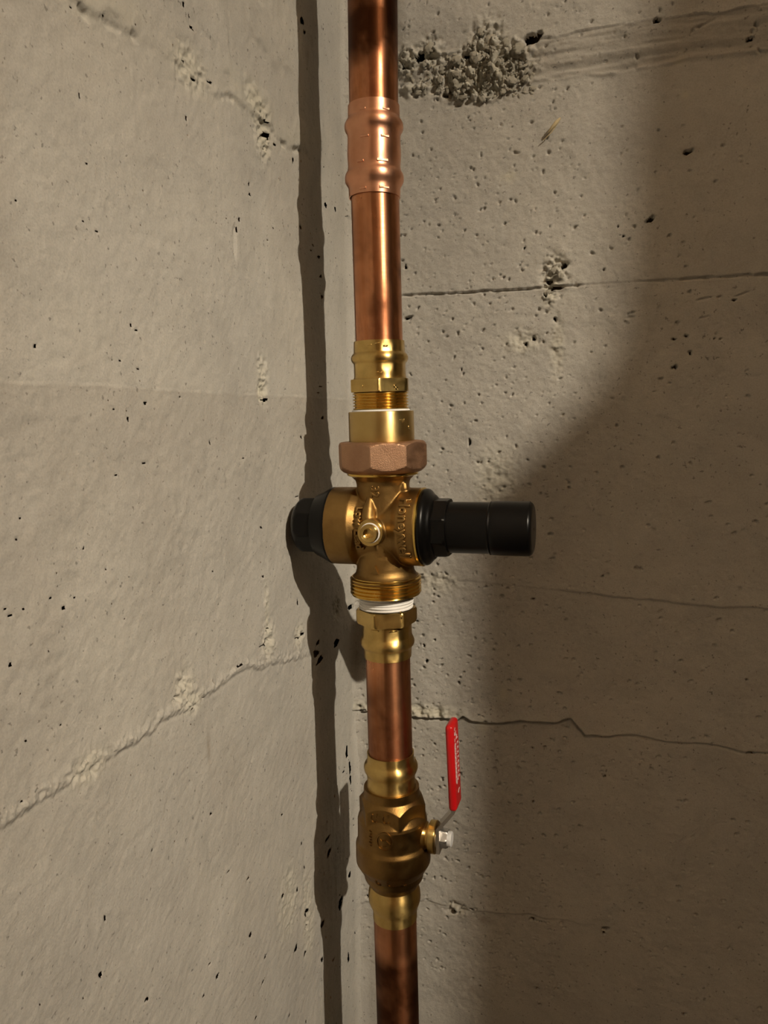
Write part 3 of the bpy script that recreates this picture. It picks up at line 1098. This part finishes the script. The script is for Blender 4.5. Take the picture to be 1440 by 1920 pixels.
Mx = T(0, 0, ZA) @ RX
rA, rB, rC = rpx(72.0, 640), 0.0252, rpx(73.2, 770)
xl0, xl1, xr0, xr1 = lx(629), lx(677), lx(758), lx(794)
arm_l = solid('a', [(rA, xl0), (rA, xl1 - .002), (rB, xl1 + .0030), (rB, 0.0)], 96)
arm_r = solid('b', [(0.0215, 0.0), (0.0220, xr0 - .012), (0.0250, xr0 - .0035), (rC, xr0 + .0012), (rC, xr1)], 96)
up_ = solid('c', rel(AL, zr0, [(1090, 54), (1060, 53.5), (1035, 51), (987, 49.5), (930, 49), (907, 49.5), (899, 51.5), (894, 57), (889, 62), (886, 64)]), 96)
low = solid('d', rel(AL, zr0, [(1100, 60), (1086, 64.8), (1080, 64.8), (1077, 60.5), (1072, 56), (1064, 53.5), (1040, 52)]), 96)
Mp = T(-0.0015, 0, ZA - 0.0005) @ RNY
boss = solid('e', [(0.0095, 0.0), (0.0092, 0.0268)], 48)
rib = solid('f', [(0.0030, -0.009), (0.0052, -0.004), (0.0046, 0.003), (0.0016, 0.011)], 32)
rib2 = solid('g', [(0.0030, -0.004), (0.0036, 0.0), (0.0022, 0.0045)], 24)
Mrib = T(-0.0052, -0.0205, ZA + 0.0125) @ Matrix.Rotation(math.radians(4), 4, 'Y') @ Matrix.Rotation(math.radians(-14), 4, 'X')
Mrib2 = T(0.0180, -0.0075, ZA + 0.0290)
bme = fuse('body', [(arm_l, Mx), (arm_r, Mx), (up_, None), (low, None), (boss, Mp), (rib, Mrib), (rib2, Mrib2)], 0.0006, 13)
body = link('body', bme, M_CAST, rg)

# bright turned edges and threads
edge = solid('rim', [(rC + .0001, xr1 - .0006), (rC + .0002, xr1 + .0008), (rC - .0012, xr1 + .0014)], 120)
link('rim', edge, M_THREAD, rg, Mx)
tp = thread_prof(AL, zr0, 1079, 1110.5, 66.5, 62.8, 5)
pr = [(AL.r(56, 1077), AL.z(1078) - zr0), (AL.r(62.5, 1077), AL.z(1077.5) - zr0)] + tp + [(AL.r(64, 1111.5), AL.z(1111.6) - zr0), (AL.r(51.5, 1111.6), AL.z(1111.6) - zr0)]
link('outlet_thread', lathe_mesh('outlet_thread', pr, 120, angle=20), M_THREAD, rg)
pr = rel(AL, zr0, [(884.6, 55), (884.8, 66), (887.5, 66.8), (889, 66.3), (891, 62), (891.5, 55)])
link('inlet_ring', lathe_mesh('inlet_ring', pr, 120), M_THREAD, rg)

# test plug facing the viewer
pl = link('test_plug', solid('test_plug', [(0.0094, 0.0255), (0.0096, 0.0262), (0.0096, 0.0285), (0.0091, 0.0290), (0.0068, 0.0290)], 64), M_BRASS, rg, Mp)
ringp = [(0.0030, 0.0290), (0.0066, 0.0290), (0.0066, 0.0318), (0.0060, 0.0325), (0.0040, 0.0325), (0.0036, 0.0318), (0.0034, 0.0296)]
link('socket_head', lathe_mesh('socket_head', ringp, 60, lambda a, z, r: poly_r(a, 6, 0.0030, 0.3) if r < 0.0037 and z > .0292 else r, angle=30), M_BRASS, pl)
link('thread_tape', lathe_mesh('thread_tape', [(0.0066, 0.0288), (0.0073, 0.0289), (0.0072, 0.0296), (0.0066, 0.0300)], 60), M_TAPE, pl)

# black end cap towards the left wall: cone, hexagon, dome
cap_pts = [(0.0, xl0 - .004)] if False else []
x_fl, x_cone, x_hex, x_dome = lx(628), lx(600), lx(580), lx(557)
hexR = rpx(53.5, 585)
pr = [(rA - .0002, x_fl + .002), (rA + .0000, x_fl), (rA - .0010, x_fl - .0022), (rpx(63, 612), lx(612)), (rpx(57, 598), x_cone)]
pr += [(hexR * 1.02, x_cone - .0004), (hexR * 1.02, x_hex)]
for t in np.linspace(0.1, 1, 9):
    a = t * math.radians(82)
    pr.append((hexR * 0.40 + hexR * 0.60 * math.cos(a), x_hex + (x_dome - x_hex) * math.sin(a) / math.sin(math.radians(82))))
pr.append((0.004, pr[-1][1] - 0.0004))
apx = hexR * 0.93


def hexcap(a, z, r):
    return min(r, soft_poly(a, 8, apx, 0.25, hexR)) if z <= x_cone - .0002 else r


cap = link('end_cap', solid('end_cap', pr[::-1], 160, hexcap, 25), M_BLACK, rg, Mx)
# black bonnet flange, hexagon and knob
x0 = lx(795)
kb = [(rC - .0008, x0), (rC - .0002, x0 + .0010)]
kb = spline([(rC - .0014, x0), (rC - .0006, x0 + .0020), (rC - .0012, x0 + .0044), (rC - .0040, x0 + .0070), (rpx(58, 815), x0 + .0092), (rpx(46, 820), x0 + .0104)], 4)
bonnet = link('bonnet', solid('bonnet', kb, 120), M_BLACK, rg, Mx)
hxr = rpx(56.5, 825)
xa, xb = lx(818), lx(845)
hp = [(rpx(46, 815), xa - .001), (hxr, xa), (hxr * 1.02, xa + .002), (hxr * 1.02, xb - .0020), (hxr * .96, xb - .0004), (rpx(46, 840), xb)]
link('bonnet_hexagon', solid('bonnet_hexagon', hp, 180, lambda a, z, r: min(r, soft_poly(a, 8, hxr * 0.925, math.radians(22.5), hxr)), 16), M_BLACK, bonnet)
xk0, xk1, xk2 = xb - .001, lx(921), lx(1001)
r1, r2 = rpx(48.3, 880), rpx(51.4, 960)
kp = [(r1, xk0), (r1, xk1 - .0012), (r1 + .0002, xk1 - .0006), (r1 + .0008, xk1)] + \
     spline([(r2 - .0004, xk1 + .0012), (r2, xk1 + .004), (r2, xk2 - .0045), (r2 - .0003, xk2 - .0028), (r2 - .0014, xk2 - .0010), (r2 - .0030, xk2 - .0002), (r2 - .0045, xk2)], 3)
knob = link('adjusting_knob', solid('adjusting_knob', kp, 120, None, 30), M_BLACK, rg, Mx)
link('centre_dot', solid('centre_dot', [(.0009, xk2 - .0003), (.0009, xk2 + .0002)], 16), M_BLACK, knob)


# raised lettering wrapped round the casting
def wrap_x(name, body_txt, size, R, xc, ang0, parent, mat, depth=0.0007, squeeze=1.0):
    """letters running down the front of the horizontal arm, their heads to the right"""
    me, co = text_mesh(body_txt, size, depth)
    ycen = (co[:, 1].min() + co[:, 1].max()) / 2
    s = co[:, 0] * squeeze                    # runs downwards
    h = co[:, 1] - size * 0.34                # towards +x
    ph = ang0 - s / R                         # 0 = facing the viewer side (-y), positive = up
    rr = R + co[:, 2]
    out = np.stack([xc + h, -rr * np.cos(ph), ZA + rr * np.sin(ph)], -1)
    set_co(me, out)
    o = link(name, me, mat, parent)
    return o


def wrap_z(name, body_txt, size, R, phi, zc, parent, mat, depth=0.0006, down=True):
    me, co = text_mesh(body_txt, size, depth)
    s, h = co[:, 0], co[:, 1] - size * 0.34
    th = YAW + math.radians(phi) - math.pi / 2
    rr = R + co[:, 2]
    a = th + (h if down else s) / R
    z = zc - s if down else zc + h
    set_co(me, np.stack([rr * np.cos(a), rr * np.sin(a), z], -1))
    return link(name, me, mat, parent)


wrap_x('lettering', 'Honeywell', 0.0106, rC + .0001, lx(775), math.radians(6), rg, M_CAST, 0.0017, 1.0)
wrap_x('lettering', 'Low Lead', 0.0080, rB + .0005, lx(693.5), math.radians(5), rg, M_CAST, 0.0020, 1.0)
wrap_z('lettering', '32', 0.0085, AL.r(49.0, 922), -18, front_z(AL, AL.r(49, 922), -18, 922) - zr0, rg, M_CAST, 0.0012)
# flow arrow
th = YAW + math.radians(-19) - math.pi / 2
Ra = AL.r(55.0, 1060)
bco = np.empty(len(bme.vertices) * 3)
bme.vertices.foreach_get('co', bco)
bco = bco.reshape(-1, 3)
for _ in range(3):                            # rest the arrow on the casting's own surface
    zc = front_z(AL, Ra, -19, 1068) - zr0
    near = (np.abs(np.arctan2(bco[:, 1], bco[:, 0]) - th) < 0.10) & (np.abs(bco[:, 2] - zc) < 0.0025)
    if near.any():
        Ra = float(np.hypot(bco[near, 0], bco[near, 1]).mean())
pts = [(-.0022, -.0034), (.0022, -.0034), (0, .0036)]
V, Fc = [], []
for (r0, sc_) in ((Ra - .0012, 1.0), (Ra + .0026, 0.8)):
    for s, h in pts:
        a = th + s / Ra
        V.append((r0 * math.cos(a), r0 * math.sin(a), zc + h * sc_))
Fc = [(0, 2, 1), (3, 4, 5), (0, 1, 4, 3), (1, 2, 5, 4), (2, 0, 3, 5)]
link('flow_arrow', mesh_from('flow_arrow', V, Fc, None), M_CAST, rg)

# ----------------------------------------------------------------- lower adapter with thread tape
zb = AL.z(1230)
lo = empty('press_adapter', base_M(AL, zb), 'brass male press adapter with white thread tape below the regulator', 'adapter', 'brass press adapters')
o_, rf = press_socket(AL, zb, [(1165, 46.2), (1178, 46.4), (1189, 46.6), (1193, 48.6), (1198, 50.6), (1203, 50.8), (1208, 49.0), (1211.5, 46.0), (1215, 45.0), (1222, 44.6), (1229.5, 44.2)], (1184, 1220), 3, 0.2)
link('press_socket', lathe_mesh('press_socket', [(Ri, o_[0][1])] + o_ + [(Ri, o_[-1][1])], 120, rf), M_BRASS, lo)
ap = AL.r(50.0, 1152)
hx = rel(AL, zb, [(1138.5, 48), (1139, 54.5), (1141.5, 57), (1162, 57), (1165.5, 54.5), (1166, 46)])
link('hexagon', lathe_mesh('hexagon', [(Ri - .0012, hx[0][1])] + hx + [(Ri, hx[-1][1])], 180,
     lambda a, z, r: min(r, poly_r(a, 6, ap, th0 + math.radians(34))) if r > Ri + .0003 else r, angle=25), M_BRASS, lo)
tp = thread_prof(AL, zb, 1112.5, 1138.5, 50.8, 48.9, 5)
tp = [(r, z) for r, z in tp]
link('thread_tape', lathe_mesh('thread_tape', [(Ri - .002, tp[0][1])] + tp + [(Ri - .002, tp[-1][1])], 120,
     lambda a, z, r: r + 0.0003 * math.sin(3 * a + z * 900) if r > Ri else r, angle=30), M_TAPE, lo)
for phi, y in ((14, 1181), (14, 1184), (-28, 1183)):
    small_mark('press_mark', lo, M_BRASS, AL, zb, AL.r(46.3, y), phi, y, .0060, .0010, .0004)
for phi, y in ((-12, 1222), (-7, 1221), (-1, 1222), (4, 1223), (14, 1223)):
    small_mark('stamp_mark', lo, M_BRASS, AL, zb, AL.r(44.6, y), phi, y, .0018, .0016, .0003)
for phi, y in ((33, 1153), (30, 1158), (28, 1149)):
    small_mark('stamp_mark', lo, M_BRASS, AL, zb, ap * 1.10, phi, y, .0016, .0020, .0003)

# ----------------------------------------------------------------- ball valve
zb = AL.z(1718)
bv = empty('ball_valve', base_M(AL, zb), 'brass ball valve with red lever handle in the lower pipe', 'valve')


def rz_(y):
    return AL.z(y) - zb


o_, rf = press_socket(AL, zb, [(1409, 44.3), (1416, 44.6), (1424, 45.4), (1428, 48.3), (1433, 50.4), (1438, 50.4), (1444, 48.4), (1449, 46.0), (1458, 45.7), (1470, 46.0), (1476, 46.4)], (1418, 1458), 3, 0.5)
link('press_socket', lathe_mesh('press_socket', [(Ri, o_[0][1])] + o_ + [(Ri, o_[-1][1])], 120, rf), M_BRASS, bv)
R_ = lambda hw, y: AL.r(hw, y)
ys = np.concatenate([np.linspace(1472, 1480, 3), np.linspace(1482, 1540, 88), np.linspace(1544, 1564, 8), np.linspace(1566, 1580, 15), np.linspace(1584, 1606, 6), np.linspace(1608, 1630, 23), np.linspace(1633, 1656, 10)])
hw_pts = [(1472, 51.4), (1487, 52.4), (1491, 54.5), (1497, 58.5), (1501, 59.6), (1517, 60.2), (1520, 60.8), (1537, 70.0), (1556, 70), (1560, 65.2)]
apH, cH = R_(56.6, 1505), R_(64.6, 1505)
hexrot = th0 + math.radians(12)


def ball_r(a, y):
    h = min(poly_r(a, 6, apH, hexrot), cH)
    cone1 = R_(np.interp(y, [1472, 1486.5, 1488, 1505], [51.6, 52.6, 53.4, 68.5]), y)
    cone2 = R_(np.interp(y, [1500, 1514, 1526, 1531, 1567, 1569, 1575.5, 1578, 1600, 1609, 1611.5, 1626, 1627.5, 1629, 1640, 1656],
                         [50, 56.2, 63.6, 65.0, 65.6, 66.0, 69.2, 69.6, 69.9, 69.4, 68.2, 59.2, 57.0, 56.8, 54.8, 43.8]), y)
    return cone2 if y > 1545 else max(min(cone1, h), cone2)


n = 168
V, Fc = [], []
Y_ = list(ys)
for y in Y_:
    for j in range(n):
        a = 2 * math.pi * j / n
        r = ball_r(a, y)
        V.append((r * math.cos(a), r * math.sin(a), rz_(y)))
for i in range(len(Y_) - 1):
    for j in range(n):
        l = (j + 1) % n
        Fc.append((i * n + j, (i + 1) * n + j, (i + 1) * n + l, i * n + l))
rin = R_(46.6, 1472)
for (y, hw) in ((1472, 46.8), (1478, 46.6)):
    pass
Fc.append(tuple(range(n)))
Fc.append(tuple(range((len(Y_) - 1) * n, len(Y_) * n)))
me = bpy.data.meshes.new('body')
me.from_pydata(V, [], Fc)
orient(me)
me.polygons.foreach_set('use_smooth', [True] * len(me.polygons))
me.set_sharp_from_angle(angle=math.radians(75))
vbody = link('body', me, M_CAST2, bv)

o_, rf = press_socket(AL, zb, [(1652, 43.6), (1658, 45.2), (1667, 48.0), (1676, 48.9), (1684, 48.2), (1692, 45.4), (1699, 42.4), (1706, 41.8), (1717, 41.2)], (1705,), 3, 0.6)
link('press_socket', lathe_mesh('press_socket', [(Ri, o_[0][1])] + o_ + [(Ri, o_[-1][1])], 120, rf), M_BRASS, bv)

# cast marks
emb_a = math.radians(-13)
Re = R_(65.6, 1576)
ze = front_z(AL, Re, -13, 1579) - zb


YT = np.linspace(1656, 1472, 400)
ZT = np.array([rz_(y) for y in YT])


def ball_at(a, z, rise):
    r = ball_r(a, float(np.interp(z, ZT, YT))) + rise
    return (r * math.cos(a), r * math.sin(a), z)


def on_ball(s, h, rise):
    return ball_at(th0 + emb_a + s / Re, ze + h, rise)


def stroke(name, parent, mat, path, wdt, f):
    """a raised line following a curved surface; f(s, h, rise) gives the point"""
    V, Fc = [], []
    P = [np.array(p) for p in path]
    for i, p in enumerate(P):
        d = P[min(i + 1, len(P) - 1)] - P[max(i - 1, 0)]
        d = d / (np.linalg.norm(d) + 1e-9)
        nn = np.array([-d[1], d[0]]) * wdt / 2
        for q, rise in ((p + nn, -.0006), (p + nn * .75, .0011), (p - nn * .75, .0011), (p - nn, -.0006)):
            V.append(f(q[0], q[1], rise))
    for i in range(len(P) - 1):
        for k in range(4):
            l = (k + 1) % 4
            Fc.append((i * 4 + k, (i + 1) * 4 + k, (i + 1) * 4 + l, i * 4 + l))
    Fc += [(0, 1, 2, 3), tuple(range(len(V) - 4, len(V)))[::-1]]
    me = mesh_from(name, V, Fc, None)
    orient(me)
    return link(name, me, mat, parent)


rr = 0.0060
stroke('emblem_ring', vbody, M_CAST2, [(rr * math.cos(t), rr * math.sin(t) * 1.15) for t in np.linspace(0, 2 * math.pi, 41)], .0010, on_ball)
stroke('emblem_wave', vbody, M_CAST2, [(-.0036, .0018), (-.0022, .0004), (-.0006, .0006), (.0012, .0008), (.0026, -.0006), (.0040, -.0022)], .0011, on_ball)
stroke('emblem_bar', vbody, M_CAST2, [(-.0012, -.0040), (.0014, -.0036)], .0009, on_ball)
for k in range(6):
    stroke('cast_digit', vbody, M_CAST2, [(-.0130 + .0008 * (k % 2), .0060 - .0022 * k), (-.0110, .0056 - .0022 * k)], .0007, on_ball)


def surf(phi0, y0, R0):
    z0 = front_z(AL, R0, phi0, y0) - zb
    def f(s, h, rise):
        a = th0 + math.radians(phi0) + s / R0
        return ball_at(a, z0 + h, rise)
    return f


for phi, y, R0, sc_ in ((-33, 1534, R_(58.4, 1508), 1.0), (-12, 1537, R_(57.6, 1508), 1.0)):
    f = surf(phi, y, R0)
    stroke('cast_digit', vbody, M_CAST2, [(.0026 * math.cos(t), .0034 * math.sin(t)) for t in np.linspace(2.0, 5.4, 12)], .0010, f)
    stroke('cast_digit', vbody, M_CAST2, [(.0012, .0012), (.0020, .0036)], .0009, f)
for phi, y, R0 in ((-26, 1652, R_(56.6, 1634)), (-7, 1655, R_(56.6, 1634)), (20, 1653, R_(56.6, 1634))):
    f = surf(phi, y, R0)
    stroke('cast_digit', vbody, M_CAST2, [(.0022 * math.cos(t), .0026 * math.sin(t)) for t in np.linspace(2.2, 5.2, 10)], .0009, f)

# stem housing, lever, nut
YS = 1558.0
ZS = AL.z(YS) - zb
Ms = T(0, 0, ZS) @ RX


def sx(px):
    return AL.sx(px, YS)


def rs_(hw):
    return hw * ((AL.pt(YS) + AL.x * .03 - CAM) @ fwd) / F


st = link('stem_housing', solid('stem_housing', [(rs_(27), .018), (rs_(27), sx(795)), (rs_(25.5), sx(800)), (rs_(23), sx(802)), (rs_(23), sx(806.5)), (rs_(29.5), sx(807)), (rs_(30.2), sx(808)), (rs_(30.2), sx(818)), (rs_(29), sx(819.5))], 80), M_BRASS, bv, Ms)
link('washer', solid('washer', [(rs_(20), sx(819.6)), (rs_(20), sx(821.4))], 48), M_ZINC, bv, Ms)
hn = rs_(18.3)
nut = link('handle_nut', solid('handle_nut', [(hn * .9, sx(824.2)), (hn, sx(825.2)), (hn, sx(838)), (hn * .88, sx(840.5))], 96, lambda a, z, r: min(r, poly_r(a, 6, hn * .87, .35)), 25), M_ZINC, bv, Ms)
link('bolt_end', solid('bolt_end', [(rs_(14), sx(839)), (rs_(14), sx(846.5)), (rs_(12.8), sx(847.6))], 48), M_ZINC2, nut)

# lever: hub plate, slanted arm, red dipped grip
xh0, xh1 = sx(821.5), sx(824.2)
xg = AL.sx(853.5, 1485)
z_arm0, z_g0, z_g1 = AL.z(1536) - zb, AL.z(1496) - zb, AL.z(1341) - zb
path = [(xh0 + .0013, ZS - .0095), (xh0 + .0013, z_arm0), (xg - .0008, z_g0 - .003), (xg - .0003, z_g0 + .012)]
wid = [.0150, .0150, .0125, .0125]
V, Fc = [], []
th_ = 0.0013
for i, ((x, z), wd) in enumerate(zip(path, wid)):
    d = np.array(path[min(i + 1, 3)]) - np.array(path[max(i - 1, 0)])
    d /= np.linalg.norm(d)
    nx, nz_ = d[1] * th_, -d[0] * th_
    for sy in (-1, 1):
        V += [(x - nx, sy * wd / 2, z - nz_), (x + nx, sy * wd / 2, z + nz_)]
for i in range(3):
    a, b = i * 4, i * 4 + 4
    for p, q in ((0, 1), (1, 3), (3, 2), (2, 0)):
        Fc.append((a + p, b + p, b + q, a + q))
Fc += [(0, 1, 3, 2), (12, 14, 15, 13)]
me = mesh_from('lever', V, Fc, None)
orient(me)
lever = link('lever', me, M_STEEL, bv)
gt = .0031
gm = box_mesh('grip', -gt, gt, -.0100, .0100, 0.0, z_g1 - z_g0, .0027, 4)
Mg = T(xg, 0, z_g0) @ Matrix.Rotation(math.radians(-1.6), 4, 'Y')
grip = link('grip', gm, M_RED, lever, Mg)
grip['label'] = 'red dipped vinyl grip with white print on its outer face'
HG = z_g1 - z_g0


def print_bar(y0, z0, y1, z1, wdt):
    P, Q = np.array([y0, z0]), np.array([y1, z1])
    d = (Q - P) / np.linalg.norm(Q - P)
    nn = np.array([-d[1], d[0]]) * wdt / 2
    V = [(gt - .0002, *(P + nn)), (gt - .0002, *(Q + nn)), (gt - .0002, *(Q - nn)), (gt - .0002, *(P - nn)),
         (gt + .00012, *(P + nn)), (gt + .00012, *(Q + nn)), (gt + .00012, *(Q - nn)), (gt + .00012, *(P - nn))]
    Fc = [(0, 3, 2, 1), (4, 5, 6, 7), (0, 1, 5, 4), (1, 2, 6, 5), (2, 3, 7, 6), (3, 0, 4, 7)]
    return V, Fc


def print_mesh(bars):
    V, Fc = [], []
    for b in bars:
        v, f = print_bar(*b)
        Fc += [tuple(i + len(V) for i in q) for q in f]
        V += v
    me = mesh_from('white_print', V, Fc, None)
    orient(me)
    return link('white_print', me, M_PRINT, grip)


rp = random.Random(4)
# small worn marks, then a two-row band of bold lettering too oblique to read, then a last mark
print_mesh([(-.0058, .925 * HG, -.0030, .945 * HG, .0010)])
print_mesh([(-.0055, .87 * HG, -.0055, .905 * HG, .0012), (-.0025, .86 * HG, -.0010, .90 * HG, .0012), (-.0050, .87 * HG, -.0015, .865 * HG, .0010)])
print_mesh([(-.0052, .795 * HG, -.0052, .83 * HG, .0013), (-.001, .80 * HG, .0015, .845 * HG, .0012), (.0015, .80 * HG, .004, .80 * HG, .001)])
z = .765 * HG
row = []
while z > .36 * HG:
    hgt = .045 * HG
    kind = rp.random()
    row = [(-.0062, z, -.0062, z - hgt, .0014), (-.0030, z, -.0030, z - hgt, .0010)]
    if kind < .6:
        row.append((-.0062, z, -.0030, z, .0011))
    if kind > .3:
        row.append((-.0062, z - hgt, -.0030, z - hgt, .0011))
    row += [(.0012, z - .002, .0012, z - hgt * .8, .0010), (.0042, z - .001, .0042, z - hgt * .9, .0010), (.0012, z - hgt * .4, .0042, z - hgt * .4, .0008)]
    print_mesh(row)
    z -= hgt * 1.25
print_mesh([(-.0048, .30 * HG, -.0020, .335 * HG, .0012), (-.0015, .335 * HG, .0012, .32 * HG, .001)])
print_mesh([(-.0010, .17 * HG, .0010, .20 * HG, .0012), (.0010, .20 * HG, .0035, .20 * HG, .001)])

# ----------------------------------------------------------------- bit of dry straw on the right wall
u, z = on_right(1043, 236)
sw = empty('straw_fragment', T(u, -0.004, z), 'tiny dry straw fragment stuck to the right wall below the mortar', 'straw')
import bmesh


def tube(name, pts, rad, n=8):
    V, Fc = [], []
    P = [np.array(p, float) for p in pts]
    for i, p in enumerate(P):
        d = P[min(i + 1, len(P) - 1)] - P[max(i - 1, 0)]
        d /= np.linalg.norm(d)
        a = np.cross(d, [0, 1, 0])
        a /= np.linalg.norm(a)
        b = np.cross(d, a)
        for k in range(n):
            t = 2 * math.pi * k / n
            V.append(p + rad[i] * (a * math.cos(t) + b * math.sin(t)))
    for i in range(len(P) - 1):
        for k in range(n):
            l = (k + 1) % n
            Fc.append((i * n + k, i * n + l, (i + 1) * n + l, (i + 1) * n + k))
    Fc += [tuple(range(n)), tuple(range(len(V) - n, len(V)))[::-1]]
    return mesh_from(name, V, Fc, 60)


link('husk', tube('husk', [(.0035, -.001, .004), (.001, -.002, .001), (-.003, -.0015, -.003), (-.006, 0, -.006)], [.0006, .0016, .0014, .0004]), M_STRAW, sw)
link('stalk', tube('stalk', [(.002, -.0015, .001), (-.003, -.001, -.006), (-.010, .001, -.011)], [.0005, .0004, .0003]), M_STRAW, sw)

# ----------------------------------------------------------------- the cellar lamp (behind the viewer)
lm = empty('ceiling_lamp', T(LAMP[0], LAMP[1], WALL_H), 'bare lit bulb in a white holder under the cellar ceiling', 'lamp')
dz = LAMP[2] - WALL_H
link('holder', solid('holder', [(.045, 0), (.045, -.012), (.020, -.022), (.018, -.05), (.012, -.055)], 48), M_WHITE, lm)
link('neck', solid('neck', [(.009, -.05), (.009, dz + .020)], 32), M_WHITE, lm)
bm = bmesh.new()
bmesh.ops.create_uvsphere(bm, u_segments=24, v_segments=16, radius=BULB_R)
me = bpy.data.meshes.new('bulb')
bm.to_mesh(me)
bm.free()
me.polygons.foreach_set('use_smooth', [True] * len(me.polygons))
link('bulb', me, bulb_mat(), lm, T(0, 0, dz))
# added spotlight beside the bulb, makes a soft brighter pool round the valve corner
aim = pipe_plane(650, 1200) - np.array(LAMP)
aim = Vector(aim / np.linalg.norm(aim))
q = aim.to_track_quat('-Z', 'Y').to_matrix().to_4x4()
ld = bpy.data.lights.new('added_spot', 'SPOT')
ld.energy = ADDED_SPOT_POWER
ld.color = LAMP_COLOR
ld.spot_size = math.radians(21.5)
ld.spot_blend = 1.0
ld.shadow_soft_size = BULB_R
lo_ = bpy.data.objects.new('added_spot', ld)
col.objects.link(lo_)
lo_.parent = lm
lo_.matrix_local = T(*(Vector((0, 0, dz)) + aim * (BULB_R * 2.2))) @ q
